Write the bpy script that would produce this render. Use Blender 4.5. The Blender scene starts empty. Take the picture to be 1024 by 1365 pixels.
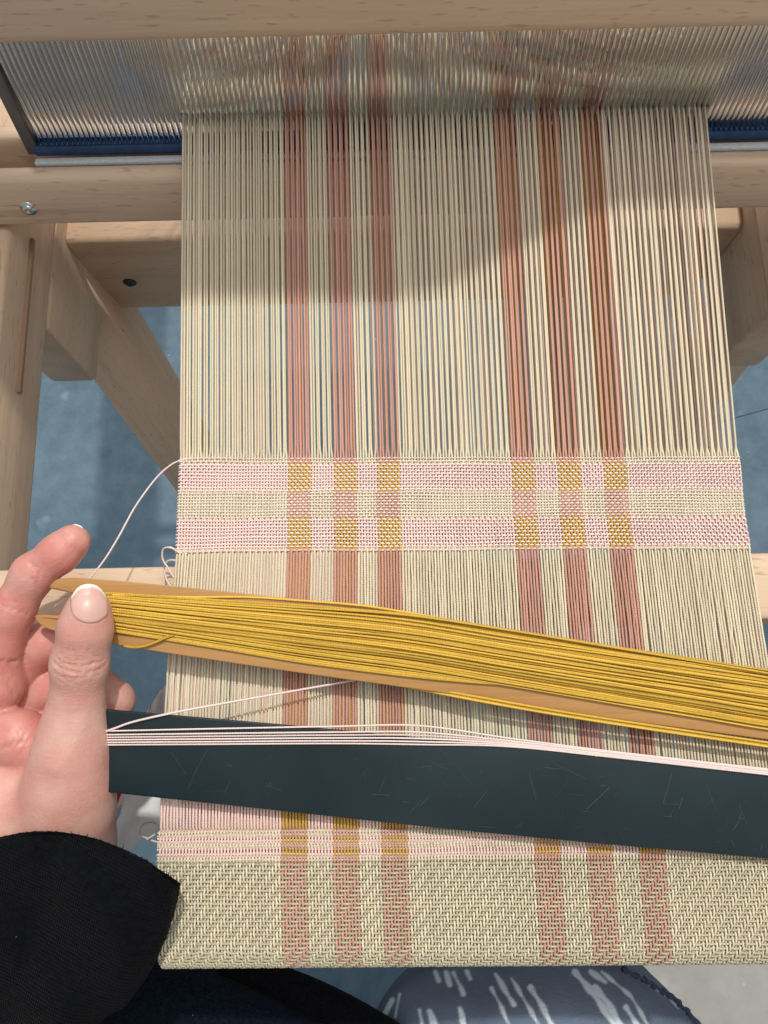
import bpy, math, random
import numpy as np
from mathutils import Matrix, Vector
random.seed(7); rng = np.random.default_rng(7)
S = bpy.context.scene; COL = S.collection

# ------------------------------------------------------------------ camera
FPX = 1025.0                       # focal length in pixels of the 1024 x 1365 photograph
TH, RO, D0 = math.radians(13.0), math.radians(1.3), 0.312
cf = np.array([0, math.sin(TH), -math.cos(TH)]); u0 = np.array([0, math.cos(TH), math.sin(TH)]); r0 = np.array([1.0, 0, 0])
cr = math.cos(RO)*r0 - math.sin(RO)*u0; cu = math.sin(RO)*r0 + math.cos(RO)*u0
CP = -D0*cf
cam = bpy.data.cameras.new('camera'); camo = bpy.data.objects.new('camera', cam); COL.objects.link(camo)
camo.matrix_world = Matrix(((cr[0], cu[0], -cf[0], CP[0]), (cr[1], cu[1], -cf[1], CP[1]), (cr[2], cu[2], -cf[2], CP[2]), (0, 0, 0, 1)))
cam.sensor_fit = 'VERTICAL'; cam.sensor_height = 36.0; cam.lens = FPX/1365.0*36.0
cam.clip_start = 0.01; cam.clip_end = 50.0
S.camera = camo
# ------------------------------------------------------------------ light
W = bpy.data.worlds.new('World'); S.world = W; W.use_nodes = True
bg = W.node_tree.nodes['Background']; bg.inputs['Color'].default_value = (0.96, 0.97, 1.0, 1); bg.inputs['Strength'].default_value = 0.37
def area_lamp(name, loc, target, sx, sy, power, color):
    l = bpy.data.lights.new(name, 'AREA'); l.shape = 'RECTANGLE'; l.size = sx; l.size_y = sy; l.energy = power; l.color = color
    o = bpy.data.objects.new(name, l); COL.objects.link(o); o.location = loc
    o.rotation_euler = (Vector(target) - Vector(loc)).to_track_quat('-Z', 'Y').to_euler()
    return o
LT = math.radians(22); LX = 0.32
area_lamp('key_lamp', (LX, 0.05 + 2.4*math.sin(LT), 2.4*math.cos(LT)), (0, 0.05, 0), 0.055, 0.055, 37.0, (1.0, 0.955, 0.88))
area_lamp('ceiling_lamp', (0.4, 0.35, 1.9), (0, 0, 0), 1.2, 1.2, 15.0, (1.0, 0.97, 0.93))
area_lamp('window_lamp', (-1.2, 3.2, 1.1), (0, 0.2, -0.3), 1.6, 1.4, 60.0, (0.86, 0.94, 1.0))
S.view_settings.view_transform = 'Standard'; S.view_settings.look = 'None'
S.view_settings.exposure = 0.15; S.view_settings.gamma = 1.0; S.view_settings.use_curve_mapping = False

# ------------------------------------------------------------------ helpers
def ray(px, py): return cf + (px-512.0)/FPX*cr - (py-682.5)/FPX*cu
def at(px, py, d): return CP + ray(px, py)*d                 # a point seen at that pixel of the photograph, d metres deep
def onz(px, py, z=0.0):
    v = ray(px, py); return CP + v*((z-CP[2])/v[2])
def proj(P):
    q = np.asarray(P) - CP; d = q@cf
    return np.stack([512+FPX*(q@cr)/d, 682.5-FPX*(q@cu)/d, d], -1)
def unit(v): v = np.asarray(v, float); return v/np.linalg.norm(v)

def mesh_np(name, V, Q, uv=None, smooth=True):
    """mesh from arrays; Q is an (n,k) array of equal sided faces or a list of lists"""
    me = bpy.data.meshes.new(name)
    if isinstance(Q, list):
        me.from_pydata([tuple(v) for v in V], [], Q)
    else:
        V = np.ascontiguousarray(V, np.float32); Q = np.ascontiguousarray(Q, np.int32); k = Q.shape[1]
        me.vertices.add(len(V)); me.vertices.foreach_set('co', V.ravel())
        me.loops.add(Q.size); me.loops.foreach_set('vertex_index', Q.ravel())
        me.polygons.add(len(Q)); me.polygons.foreach_set('loop_start', np.arange(0, Q.size, k, dtype=np.int32))
        if uv is not None:
            l = me.uv_layers.new(name='uv'); l.data.foreach_set('uv', np.ascontiguousarray(uv[Q.ravel()], np.float32).ravel())
        me.update(calc_edges=True)
    me.polygons.foreach_set('use_smooth', np.full(len(me.polygons), smooth))
    return me
def link(name, me, mat=None, parent=None):
    o = bpy.data.objects.new(name, me); COL.objects.link(o)
    if mat is not None and len(me.materials) == 0: me.materials.append(mat)
    if parent is not None: o.parent = parent
    return o
def thing(name, label, cat, loc=(0, 0, 0), group=None):
    o = bpy.data.objects.new(name, None); COL.objects.link(o); o.location = loc; o.empty_display_size = 0.02
    o['label'] = label; o['category'] = cat
    if group: o['group'] = group
    return o
def adopt(o, root):                                            # parent keeping the world place
    o.parent = root; o.matrix_parent_inverse = Matrix.Translation(root.location).inverted(); return o

def tube(P, r, n=6, ref=(0, 0, 1), caps=False):
    P = np.asarray(P, float); N = len(P)
    T = np.gradient(P, axis=0); T /= np.linalg.norm(T, axis=1)[:, None] + 1e-12
    A = np.cross(T, np.asarray(ref, float)); A /= np.linalg.norm(A, axis=1)[:, None] + 1e-9
    B = np.cross(A, T)
    ph = np.arange(n)*2*math.pi/n; rr = np.broadcast_to(np.asarray(r, float), (N,))
    V = P[:, None, :] + rr[:, None, None]*(np.cos(ph)[None, :, None]*A[:, None, :] + np.sin(ph)[None, :, None]*B[:, None, :])
    V = V.reshape(-1, 3)
    i = np.arange(N-1)[:, None]*n; j = np.arange(n)[None, :]; j2 = (j+1) % n
    Q = np.stack([i+j, i+j2, i+n+j2, i+n+j], -1).reshape(-1, 4)
    L = np.concatenate([[0], np.cumsum(np.linalg.norm(np.diff(P, axis=0), axis=1))])
    uv = np.stack([np.repeat(L*1000, n), np.tile(np.arange(n)/n, N)], -1)
    return V, Q, uv
def tube_obj(name, P, r, mat, parent, n=6, ref=(0, 0, 1)):
    V, Q, uv = tube(P, r, n, ref); return link(name, mesh_np(name, V, Q, uv), mat, parent)
def joined(parts):
    Vs, Qs, Us, k = [], [], [], 0
    for V, Q, U in parts: Vs.append(V); Qs.append(Q+k); Us.append(U); k += len(V)
    return np.concatenate(Vs), np.concatenate(Qs), np.concatenate(Us)
def smooth_path(pts, n=40):                                    # Catmull-Rom through the points
    p = np.asarray(pts, float); p = np.vstack([2*p[0]-p[1], p, 2*p[-1]-p[-2]]); out = []
    m = max(2, n//(len(p)-3))
    for k in range(1, len(p)-2):
        t = np.linspace(0, 1, m, endpoint=(k == len(p)-3))[:, None]
        a, b, c, d = p[k-1], p[k], p[k+1], p[k+2]
        out.append(0.5*((2*b)+(-a+c)*t+(2*a-5*b+4*c-d)*t**2+(-a+3*b-3*c+d)*t**3))
    return np.vstack(out)

# ------------------------------------------------------------------ materials
class NT:
    def __init__(s, name):
        s.m = bpy.data.materials.new(name); s.m.use_nodes = True; s.t = s.m.node_tree
        s.b = s.t.nodes['Principled BSDF']; s.out = s.t.nodes['Material Output']
    def n(s, typ, **kw):
        x = s.t.nodes.new(typ)
        for k, v in kw.items():
            if k in x.inputs: x.inputs[k].default_value = v
            else: setattr(x, k, v)
        return x
    def l(s, a, b): s.t.links.new(a, b)
    def set(s, **kw):
        for k, v in kw.items(): s.b.inputs[k.replace('_', ' ')].default_value = v
    def ramp(s, fac, stops):
        r = s.n('ShaderNodeValToRGB'); e = r.color_ramp.elements
        while len(e) < len(stops): e.new(0.5)
        for q, (p, c) in zip(e, stops): q.position = p; q.color = (*c, 1) if len(c) == 3 else c
        s.l(fac, r.inputs['Fac']); return r.outputs['Color']
    def mix(s, fac, a, b, mode='MIX'):
        x = s.n('ShaderNodeMix', data_type='RGBA', blend_type=mode)
        for sock, v in ((x.inputs[0], fac), (x.inputs[6], a), (x.inputs[7], b)):
            if hasattr(v, 'is_linked'): s.l(v, sock)
            else: sock.default_value = v if not isinstance(v, tuple) else (*v, 1)
        return x.outputs[2]
    def math(s, op, a, b=0.0):
        x = s.n('ShaderNodeMath', operation=op)
        for i, v in enumerate((a, b)):
            if hasattr(v, 'is_linked'): s.l(v, x.inputs[i])
            else: x.inputs[i].default_value = v
        return x.outputs[0]
    def bump(s, h, strength, dist):
        x = s.n('ShaderNodeBump', Strength=strength, Distance=dist); s.l(h, x.inputs['Height']); s.l(x.outputs['Normal'], s.b.inputs['Normal']); return x

def yarn_mat(name, col, var=0.10, rough=0.8, pitch=1.9):
    m = NT(name); uv = m.n('ShaderNodeUVMap'); sp = m.n('ShaderNodeSeparateXYZ'); m.l(uv.outputs[0], sp.inputs[0])
    oi = m.n('ShaderNodeObjectInfo'); ph = m.math('ADD', m.math('ADD', m.math('MULTIPLY', sp.outputs[0], 1.0/pitch), sp.outputs[1]), m.math('MULTIPLY', oi.outputs['Random'], 7.3))
    h = m.math('ABSOLUTE', m.math('SINE', m.math('MULTIPLY', ph, 2*math.pi)))
    tc = m.n('ShaderNodeTexCoord'); no = m.n('ShaderNodeTexNoise', Scale=900.0, Detail=2.0); m.l(tc.outputs['Object'], no.inputs['Vector'])
    n2 = m.n('ShaderNodeTexNoise', Scale=70.0, Detail=2.0); m.l(tc.outputs['Object'], n2.inputs['Vector'])
    f = m.math('ADD', m.math('MULTIPLY', no.outputs[0], 0.5), m.math('ADD', m.math('MULTIPLY', n2.outputs[0], 0.35), m.math('MULTIPLY', oi.outputs['Random'], 0.5)))
    lo = tuple(c*(1-1.6*var) for c in col); hi = tuple(min(1, c*(1+0.9*var)) for c in col)
    m.l(m.ramp(f, [(0.3, lo), (0.95, hi)]), m.b.inputs['Base Color'])
    m.set(Roughness=rough); m.b.inputs['Specular IOR Level'].default_value = 0.25
    m.b.inputs['Sheen Weight'].default_value = 0.25; m.b.inputs['Sheen Roughness'].default_value = 0.5
    m.bump(m.math('ADD', m.math('MULTIPLY', h, 0.8), m.math('MULTIPLY', no.outputs[0], 0.9)), 0.6, 0.00022)
    return m.m
Y_CREAM = yarn_mat('cream_yarn', (0.72, 0.65, 0.465)); Y_PINK = yarn_mat('pale_pink_yarn', (0.85, 0.59, 0.53)); Y_WOLIVE_DIM = yarn_mat('dim_olive_cream_weft_yarn', (0.48, 0.435, 0.285))  # olive twill yarn, with the dimmer light near the weaver also in its colour
Y_SALMON = yarn_mat('salmon_yarn', (0.60, 0.325, 0.25)); Y_MUST = yarn_mat('mustard_yarn', (0.58, 0.345, 0.055))
Y_WCREAM = yarn_mat('cream_weft_yarn', (0.84, 0.72, 0.62)); Y_WPINK = yarn_mat('pink_weft_yarn', (0.93, 0.785, 0.735))
Y_PALE = yarn_mat('pale_shuttle_yarn', (0.80, 0.655, 0.61))
Y_GOLD = yarn_mat('golden_yarn', (0.68, 0.43, 0.068), var=0.2, rough=0.85); Y_GOLD.node_tree.nodes['Principled BSDF'].inputs['Sheen Weight'].default_value = 0.0

def wood_mat(name, c1, c2, fleck, fs=1.0, rough=0.5, fl=0.55):
    m = NT(name); tc = m.n('ShaderNodeTexCoord'); oi = m.n('ShaderNodeObjectInfo')
    off = m.n('ShaderNodeVectorMath', operation='ADD'); sc = m.n('ShaderNodeVectorMath', operation='SCALE'); sc.inputs[0].default_value = (3, 5, 7)
    m.l(oi.outputs['Random'], sc.inputs['Scale']); m.l(tc.outputs['Object'], off.inputs[0]); m.l(sc.outputs[0], off.inputs[1])
    def noise(scale, s3, detail=3.0):
        mp = m.n('ShaderNodeMapping', Scale=s3); m.l(off.outputs[0], mp.inputs['Vector'])
        x = m.n('ShaderNodeTexNoise', Scale=scale*fs, Detail=detail, Roughness=0.6); m.l(mp.outputs[0], x.inputs['Vector']); return x.outputs[0]
    g = noise(9.0, (0.5, 9, 9), 5.0); fine = noise(60.0, (0.35, 9, 9)); flk = noise(130.0, (0.8, 4.5, 4.5), 1.0); big = noise(6.0, (0.6, 2.5, 2.5), 1.0)
    col = m.ramp(m.math('ADD', m.math('MULTIPLY', g, 0.7), m.math('MULTIPLY', fine, 0.3)), [(0.32, c1), (0.68, c2)])
    f2 = m.ramp(flk, [(fl + 0.08, (0, 0, 0)), (fl + 0.16, (1, 1, 1))])
    col = m.mix(m.math('MULTIPLY', f2, 0.38), col, fleck)
    k = m.ramp(big, [(0.60, (0, 0, 0)), (0.72, (1, 1, 1))])
    st = m.ramp(noise(16.0, (0.15, 8, 8), 2.0), [(0.60, (0, 0, 0)), (0.66, (1, 1, 1))])
    col = m.mix(m.math('MULTIPLY', m.math('MULTIPLY', k, st), 0.55), col, fleck)
    m.l(col, m.b.inputs['Base Color']); m.set(Roughness=rough)
    m.bump(m.math('ADD', fine, m.math('MULTIPLY', flk, 0.5)), 0.18, 0.0006)
    return m.m
BEECH = wood_mat('beech_wood', (0.60, 0.43, 0.29), (0.74, 0.56, 0.405), (0.27, 0.15, 0.095))
PEAR = wood_mat('varnished_wood', (0.40, 0.205, 0.065), (0.52, 0.29, 0.11), (0.33, 0.16, 0.05), fs=1.5, rough=0.33, fl=0.62)

def plain(name, col, rough=0.6, metal=0.0, noise=None, amt=0.2, bump=0.0):
    m = NT(name); m.set(Roughness=rough, Metallic=metal); m.b.inputs['Base Color'].default_value = (*col, 1)
    if noise:
        tc = m.n('ShaderNodeTexCoord'); x = m.n('ShaderNodeTexNoise', Scale=noise, Detail=4.0); m.l(tc.outputs['Object'], x.inputs['Vector'])
        m.l(m.ramp(x.outputs[0], [(0.3, tuple(c*(1-amt) for c in col)), (0.7, tuple(min(1, c*(1+amt)) for c in col))]), m.b.inputs['Base Color'])
        if bump: m.bump(x.outputs[0], bump, 0.001)
    return m.m
STEEL = plain('reed_steel', (0.72, 0.73, 0.74), 0.16, 1.0)
DARKSTEEL = plain('dull_steel', (0.16, 0.17, 0.18), 0.4, 0.6, 40)
BOLT = plain('zinc_bolt', (0.55, 0.58, 0.56), 0.3, 1.0, 300, 0.25)
BLUE = plain('blue_reed_tape', (0.012, 0.05, 0.14), 0.42, 0.0, 200, 0.3, 0.2)
FELT = plain('white_felt', (0.62, 0.66, 0.68), 0.95, 0.0, 900, 0.1, 0.4)
CORD = plain('white_cord', (0.92, 0.91, 0.88), 0.6, 0.0, 300, 0.1)

_t = CORD.node_tree; _tr = _t.nodes.new('ShaderNodeBsdfTranslucent'); _tr.inputs['Color'].default_value = (0.9, 0.89, 0.86, 1); _mx = _t.nodes.new('ShaderNodeMixShader'); _mx.inputs[0].default_value = 0.5
_t.links.new(_t.nodes['Principled BSDF'].outputs[0], _mx.inputs[1]); _t.links.new(_tr.outputs[0], _mx.inputs[2]); _t.links.new(_mx.outputs[0], _t.nodes['Material Output'].inputs['Surface'])
def floor_mat(name, c1, c2, c3, rough):
    m = NT(name); tc = m.n('ShaderNodeTexCoord')
    a = m.n('ShaderNodeTexNoise', Scale=3.0, Detail=6.0, Roughness=0.6); b = m.n('ShaderNodeTexNoise', Scale=45.0, Detail=6.0, Roughness=0.7); c = m.n('ShaderNodeTexNoise', Scale=14.0, Detail=3.0)
    for x in (a, b, c): m.l(tc.outputs['Object'], x.inputs['Vector'])
    col = m.ramp(m.math('ADD', m.math('MULTIPLY', a.outputs[0], 0.6), m.math('MULTIPLY', b.outputs[0], 0.4)), [(0.36, c1), (0.64, c2)])
    sp = m.n('ShaderNodeTexVoronoi', Scale=38.0); m.l(tc.outputs['Object'], sp.inputs['Vector']); col = m.mix(m.math('LESS_THAN', m.math('ADD', sp.outputs['Distance'], m.math('MULTIPLY', b.outputs[0], 0.25)), 0.17), col, c3)
    col = m.mix(m.ramp(c.outputs[0], [(0.66, (0, 0, 0)), (0.74, (1, 1, 1))]), col, c3)
    m.l(col, m.b.inputs['Base Color'])
    m.l(m.math('ADD', m.math('MULTIPLY', b.outputs[0], 0.25), rough - 0.12), m.b.inputs['Roughness'])
    m.bump(b.outputs[0], 0.15, 0.002); return m.m
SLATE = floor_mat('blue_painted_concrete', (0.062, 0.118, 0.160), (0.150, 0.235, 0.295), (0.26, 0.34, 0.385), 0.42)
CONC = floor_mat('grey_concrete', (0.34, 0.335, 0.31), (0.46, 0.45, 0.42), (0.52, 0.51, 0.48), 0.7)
SLATE_SHADED = floor_mat('shaded_slate_concrete', (0.022, 0.036, 0.048), (0.042, 0.062, 0.078), (0.07, 0.09, 0.10), 0.55)  # far slabs: shade behind the loom put into a darker slate colour
JOINT = plain('dark_joint', (0.09, 0.14, 0.175), 0.9)

# ------------------------------------------------------------------ box and beam builders
def beam_mesh(name, L, w, h, rad=0.004, seg=3):
    """rounded bar along local X, w in Y, h in Z, centred"""
    prof = []
    for cx, cy, a0 in ((w/2-rad, h/2-rad, 0), (-w/2+rad, h/2-rad, 90), (-w/2+rad, -h/2+rad, 180), (w/2-rad, -h/2+rad, 270)):
        for k in range(seg+1):
            a = math.radians(a0 + 90*k/seg); prof.append((cx+rad*math.cos(a), cy+rad*math.sin(a)))
    n = len(prof); e = min(0.0015, rad*0.5); rings = []
    for x, ins in ((-L/2, e), (-L/2+e, 0), (L/2-e, 0), (L/2, e)):
        rings += [(x, p[0]*(1-2*ins/w), p[1]*(1-2*ins/h)) for p in prof]
    F = []
    for k in range(3):
        for j in range(n): F.append([k*n+j, k*n+(j+1) % n, (k+1)*n+(j+1) % n, (k+1)*n+j])
    F = [f[::-1] for f in F]
    F.append(list(range(n))); F.append(list(range(3*n, 4*n))[::-1])
    me = mesh_np(name, rings, F); me.flip_normals() if False else None
    return me
def beam(name, p0, p1, w, h, parent, mat=None, up=(0, 0, 1), rad=0.004):
    """bar from p0 to p1; h is its size along up, w across"""
    p0, p1 = np.asarray(p0, float), np.asarray(p1, float); L = np.linalg.norm(p1-p0); X = (p1-p0)/L
    Y = unit(np.cross(np.asarray(up, float), X)); Z = np.cross(X, Y); c = (p0+p1)/2
    me = beam_mesh(name, L, w, h, rad); o = link(name, me, mat or BEECH)
    M = Matrix(((X[0], Y[0], Z[0], c[0]), (X[1], Y[1], Z[1], c[1]), (X[2], Y[2], Z[2], c[2]), (0, 0, 0, 1)))
    if parent is not None:
        o.parent = parent; o.matrix_local = Matrix.Translation(parent.location).inverted() @ M
    else: o.matrix_world = M
    return o

# ------------------------------------------------------------------ floor
ZF = -0.66
floor = link('floor', mesh_np('floor', [(-6, -6, ZF-0.0012), (6, -6, ZF-0.0012), (6, 9, ZF-0.0012), (-6, 9, ZF-0.0012)], [[0, 1, 2, 3]], smooth=False), JOINT); floor['kind'] = 'structure'
def slab(x0, x1, y0, y1, mat):
    e = 0.003; z = ZF
    V = [(x0, y0, z-0.02), (x1, y0, z-0.02), (x1, y1, z-0.02), (x0, y1, z-0.02), (x0, y0, z-e), (x1, y0, z-e), (x1, y1, z-e), (x0, y1, z-e),
         (x0+e, y0+e, z), (x1-e, y0+e, z), (x1-e, y1-e, z), (x0+e, y1-e, z)]
    F = [[8, 9, 10, 11]]
    for a in (0, 4): F += [[a+i, a+(i+1) % 4, a+4+(i+1) % 4, a+4+i] for i in range(4)]
    return link('slab', mesh_np('slab', V, F, smooth=False), mat, floor)
ja, jb = onz(945, 567, ZF), onz(1024, 545, ZF); jd = unit(jb-ja); jn = np.array([-jd[1], jd[0], 0]); g = 0.0007
def slab(pts, mat):                                            # one cast slab, its top edge slightly eased
    P = np.array(pts, float); n = len(P); c = P.mean(0); e = 0.0012; Pi = np.array([p - e*unit(p-c) for p in P])
    V = [(*p, ZF-0.02) for p in P] + [(*p, ZF-e) for p in P] + [(*p, ZF) for p in Pi]
    F = [list(range(2*n, 3*n))] + [[a+k, a+(k+1) % n, a+n+(k+1) % n, a+n+k] for a in (0, n) for k in range(n)]
    return link('slab', mesh_np('slab', V, F, smooth=False), mat, floor)
def fl(a, b): return tuple((ja + jd*a + jn*b)[:2])
gd = (onz(115, 380, ZF)-ja)@jn
for u_, v_, mt in ((g, gd-g, SLATE), (gd+g, 6, SLATE_SHADED)): slab([fl(-5, u_), fl(0.9, u_), fl(0.9, v_), fl(-5, v_)], mt); slab([fl(0.906, u_), fl(4, u_), fl(4, v_), fl(0.906, v_)], mt)
ga = ((onz(780, 1330, ZF)-ja)@jd); gb = ((onz(900, 1180, ZF)-ja)@jn)
slab([fl(-5, -5), fl(ga-2*g, -5), fl(ga-2*g, -g), fl(-5, -g)], SLATE); slab([fl(ga, gb), fl(4, gb), fl(4, -g), fl(ga, -g)], SLATE)
slab([fl(ga, -5), fl(4, -5), fl(4, gb-2*g), fl(ga, gb-2*g)], CONC)

# ------------------------------------------------------------------ loom frame
loom = thing('floor_loom', 'pale beech wood loom frame with side rails, crossbars and braces under the warp', 'loom', (0, 0, ZF))
# left and right side rails run away from the weaver
pb = at(74, 310, 0.445); XL = pb[0]; zb = pb[2]; pt = at(25, 315, 0.40)
zt = zb + 0.050
XR = at(1006, 300, 0.445)[0]
for X, s in ((XL, -1), (XR, 1)):
    r_ = beam('side_rail', (X+s*0.019, -0.62, (zt+zb)/2), (X+s*0.019, 0.75, (zt+zb)/2), 0.038, zt-zb, loom, rad=0.003)
    # slot cut along the inner face of the rail
    beam('slot', (X-s*0.0004, 0.082, zb+0.027), (X-s*0.0004, 0.17, zb+0.027), 0.003, 0.003, r_.parent, plain('dark_slot', (0.34, 0.22, 0.15), 0.9), rad=0.0006)
    # deep plank under the rail, its front end cut square
    yp = onz(100, 508, zb-0.075)[1]
    beam('lower_plank', (X+s*0.015, yp, zb-0.038), (X+s*0.015, 0.75, zb-0.038), 0.03, 0.076, loom, rad=0.003)
    beam('front_leg', (X+s*0.055, -0.60, ZF), (X+s*0.055, -0.60, zb-0.0), 0.05, 0.05, loom, up=(0, 1, 0))
    beam('rear_leg', (X+s*0.055, 0.62, ZF), (X+s*0.055, 0.62, zt+0.02), 0.05, 0.05, loom, up=(0, 1, 0))
# back crossbar in the shade
zc = zb-0.012; y0c = onz(200, 320, zc)[1]
cb = beam('crossbar', (XL+0.0, y0c+0.02, zc-0.042), (XR-0.0, y0c+0.02, zc-0.042), 0.04, 0.084, loom)
def screw(p, nrm, rad, parent, name='screw', mat=BOLT):
    nrm = unit(nrm); a = unit(np.cross(nrm, (0.3, 0.9, 0.1))); b = np.cross(nrm, a); V, F = [], []
    prof = [(1.55, 0), (1.5, 0.25), (1.05, 0.30), (1.0, 0.55), (0.75, 0.8), (0.4, 0.86), (0.36, 0.5), (0.0, 0.5)]
    n = 18
    for q, h in prof:
        for k in range(n):
            t = 2*math.pi*k/n; V.append(tuple(np.asarray(p) + rad*(q*math.cos(t)*a + q*math.sin(t)*b + h*nrm)))
    for i in range(len(prof)-1):
        for k in range(n): F.append([i*n+k, i*n+(k+1) % n, (i+1)*n+(k+1) % n, (i+1)*n+k])
    o = link(name, mesh_np(name, V, F), mat); adopt(o, parent); return o
ps = at(173, 376, 0.5); tt = (y0c - CP[1])/(ray(173, 376)[1]); ps = CP + ray(173, 376)*tt
screw(ps, (0, -1, 0), 0.0028, loom, mat=plain('black_screw', (0.03, 0.05, 0.06), 0.4, 0.5))
# slanting legs seen through the warp
for a, b, A0, wv in (((112, 395), (240, 590), 0.53, 0.045), ((1032, 355), (958, 470), 0.53, 0.045)):
    p0 = at(*a, A0); p1 = at(*b, A0+0.17); dv = p1-p0; s0 = (zb-0.09-p0[2])/dv[2]; s1 = (ZF-p0[2])/dv[2]
    beam('brace', p0 - dv*0.28, p0+dv*s1, 0.046, 0.038, loom, up=(0, -1, 0.3))
# crossbar in front of the fell, on the side rails
zk = zt + 0.026; yk0 = onz(110, 757, zk)[1]; yk1 = onz(110, 846, zk)[1]
beam('crossbar', (XL-0.14, (yk0+yk1)/2, zk-0.013), (XR+0.14, (yk0+yk1)/2, zk-0.013), yk0-yk1, 0.026, loom, rad=0.002)
zq = -0.16; yq = onz(180, 1040, zq)[1]; yq1 = onz(180, 1079, zq)[1]
beam('crossbar', (XL-0.1, (yq+yq1)/2, zq-0.015), (XR+0.1, (yq+yq1)/2, zq-0.015), yq-yq1, 0.03, loom)

# ------------------------------------------------------------------ cloth geometry
NE = 196
EL = [(60, 249), (150, 243), (610, 240), (655, 238.5), (735, 235), (815, 229), (890, 223), (1060, 213), (1150, 210), (1297, 210), (1420, 208)]
ER = [(60, 933), (150, 944), (610, 985), (655, 989), (690, 993), (735, 1001), (815, 1014), (890, 1026), (1060, 1050), (1150, 1060), (1297, 1075), (1420, 1090)]
el = np.array([onz(x, y)[[1, 0]] for y, x in EL])[::-1]; er = np.array([onz(x, y)[[1, 0]] for y, x in ER])[::-1]
def xl(y): return np.interp(y, el[:, 0], el[:, 1])
def xr(y): return np.interp(y, er[:, 0], er[:, 1])
def wy(py): return onz(512, py)[1]
kk_y = [wy(1297), wy(735), wy(610), wy(350), wy(150)]; kk_v = [-0.0135, -0.0145, -0.021, -0.004, 0.0]
def skew(y): return np.interp(y, kk_y, kk_v)
RB = 0.0085; YE = wy(1294); YC = YE + RB                    # breast beam radius under the cloth
def place(x, s, z):
    """x across, s along the cloth (= y until it turns over the breast beam), z above it"""
    x, s, z = np.broadcast_arrays(np.asarray(x, float), np.asarray(s, float), np.asarray(z, float))
    ph = np.clip((YC-s)/RB, 0, math.pi/2*1.08); ex = np.maximum(0, (YC-s) - RB*math.pi/2*1.08)
    y = np.where(s >= YC, s, YC - (RB+z)*np.sin(ph) + ex*0.08); zz = np.where(s >= YC, z, -RB + (RB+z)*np.cos(ph) - ex)
    return np.stack([x, y + skew(s)*x, zz], -1)
def xi(i, y): return xl(y) + (xr(y)-xl(y))*(i+0.5)/NE
STR = []
for k in (38, 53.5, 69, 116, 131.5, 147.5): STR += list(range(int(round(k)), int(round(k))+8))
STR = set(STR)
RA = 0.00040
# weft rows: (s, kind, layer on top)
rows = []
def add_rows(p0, p1, n, kind, top):
    for k in range(n): rows.append((wy(p0 + (p1-p0)*k/max(1, n-1)), kind, top))
add_rows(611.5, 615.6, 2, 'plain', 'A'); add_rows(620.2, 653, 9, 'plain', 'B'); add_rows(657.2, 688.5, 9, 'plain', 'A'); add_rows(692.8, 728.5, 9, 'plain', 'B'); add_rows(733.5, 734, 1, 'plain', 'A')
grp = [(1106.5, 1113.5, 'A'), (1114.5, 1121.5, 'B'), (1123, 1128.5, 'A'), (1130, 1139, 'B'), (1141, 1147, 'A')]
for a, b, t in grp:
    add_rows(a+1, b-1, 2, 'float', t)
s_tw = wy(1151.5); pit = 0.00145; ntw = int((s_tw - (YC - RB*1.9))/pit)
for k in range(ntw): rows.append((s_tw - k*pit, 'twill', 'A'))
rows_s = np.array([r[0] for r in rows])
# which layer is on top along s
zones = [(9, wy(617.8), 'A'), (wy(617.8), wy(655), 'B'), (wy(655), wy(690.7), 'A'), (wy(690.7), wy(731), 'B'), (wy(731), wy(1040), 'A'), (wy(1040), wy(1106), 'B')]
for a, b, t in grp: zones.append((wy(a-0.5), wy(b+0.5), t))
zones.append((wy(1147.5), -9, 'A'))
TOPZ, LOWZ = 0.0004, -0.0015
def level(layer, s):
    out = np.full(np.shape(s), LOWZ)
    for a, b, t in zones:
        if t == layer: out = np.where((s <= a) & (s > b), TOPZ, out)
    return out
def over(kind, j, i):                                          # True where warp end i passes over weft row j
    if kind == 'plain': return (i + j) % 2 == 0
    if kind == 'twill': return (i + j) % 4 < 2
    return True
YR = wy(153)                                                   # where the warp meets the reed
vd = unit(ray(466, 1175)); vd = unit((0, vd[1], vd[2]))        # down along the leaning reed
fell = wy(610)
cloth = thing('woven_cloth', 'checked double weave cloth with cream, pink, salmon and mustard threads stretched on the loom', 'cloth', (0, 0, 0))

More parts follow.
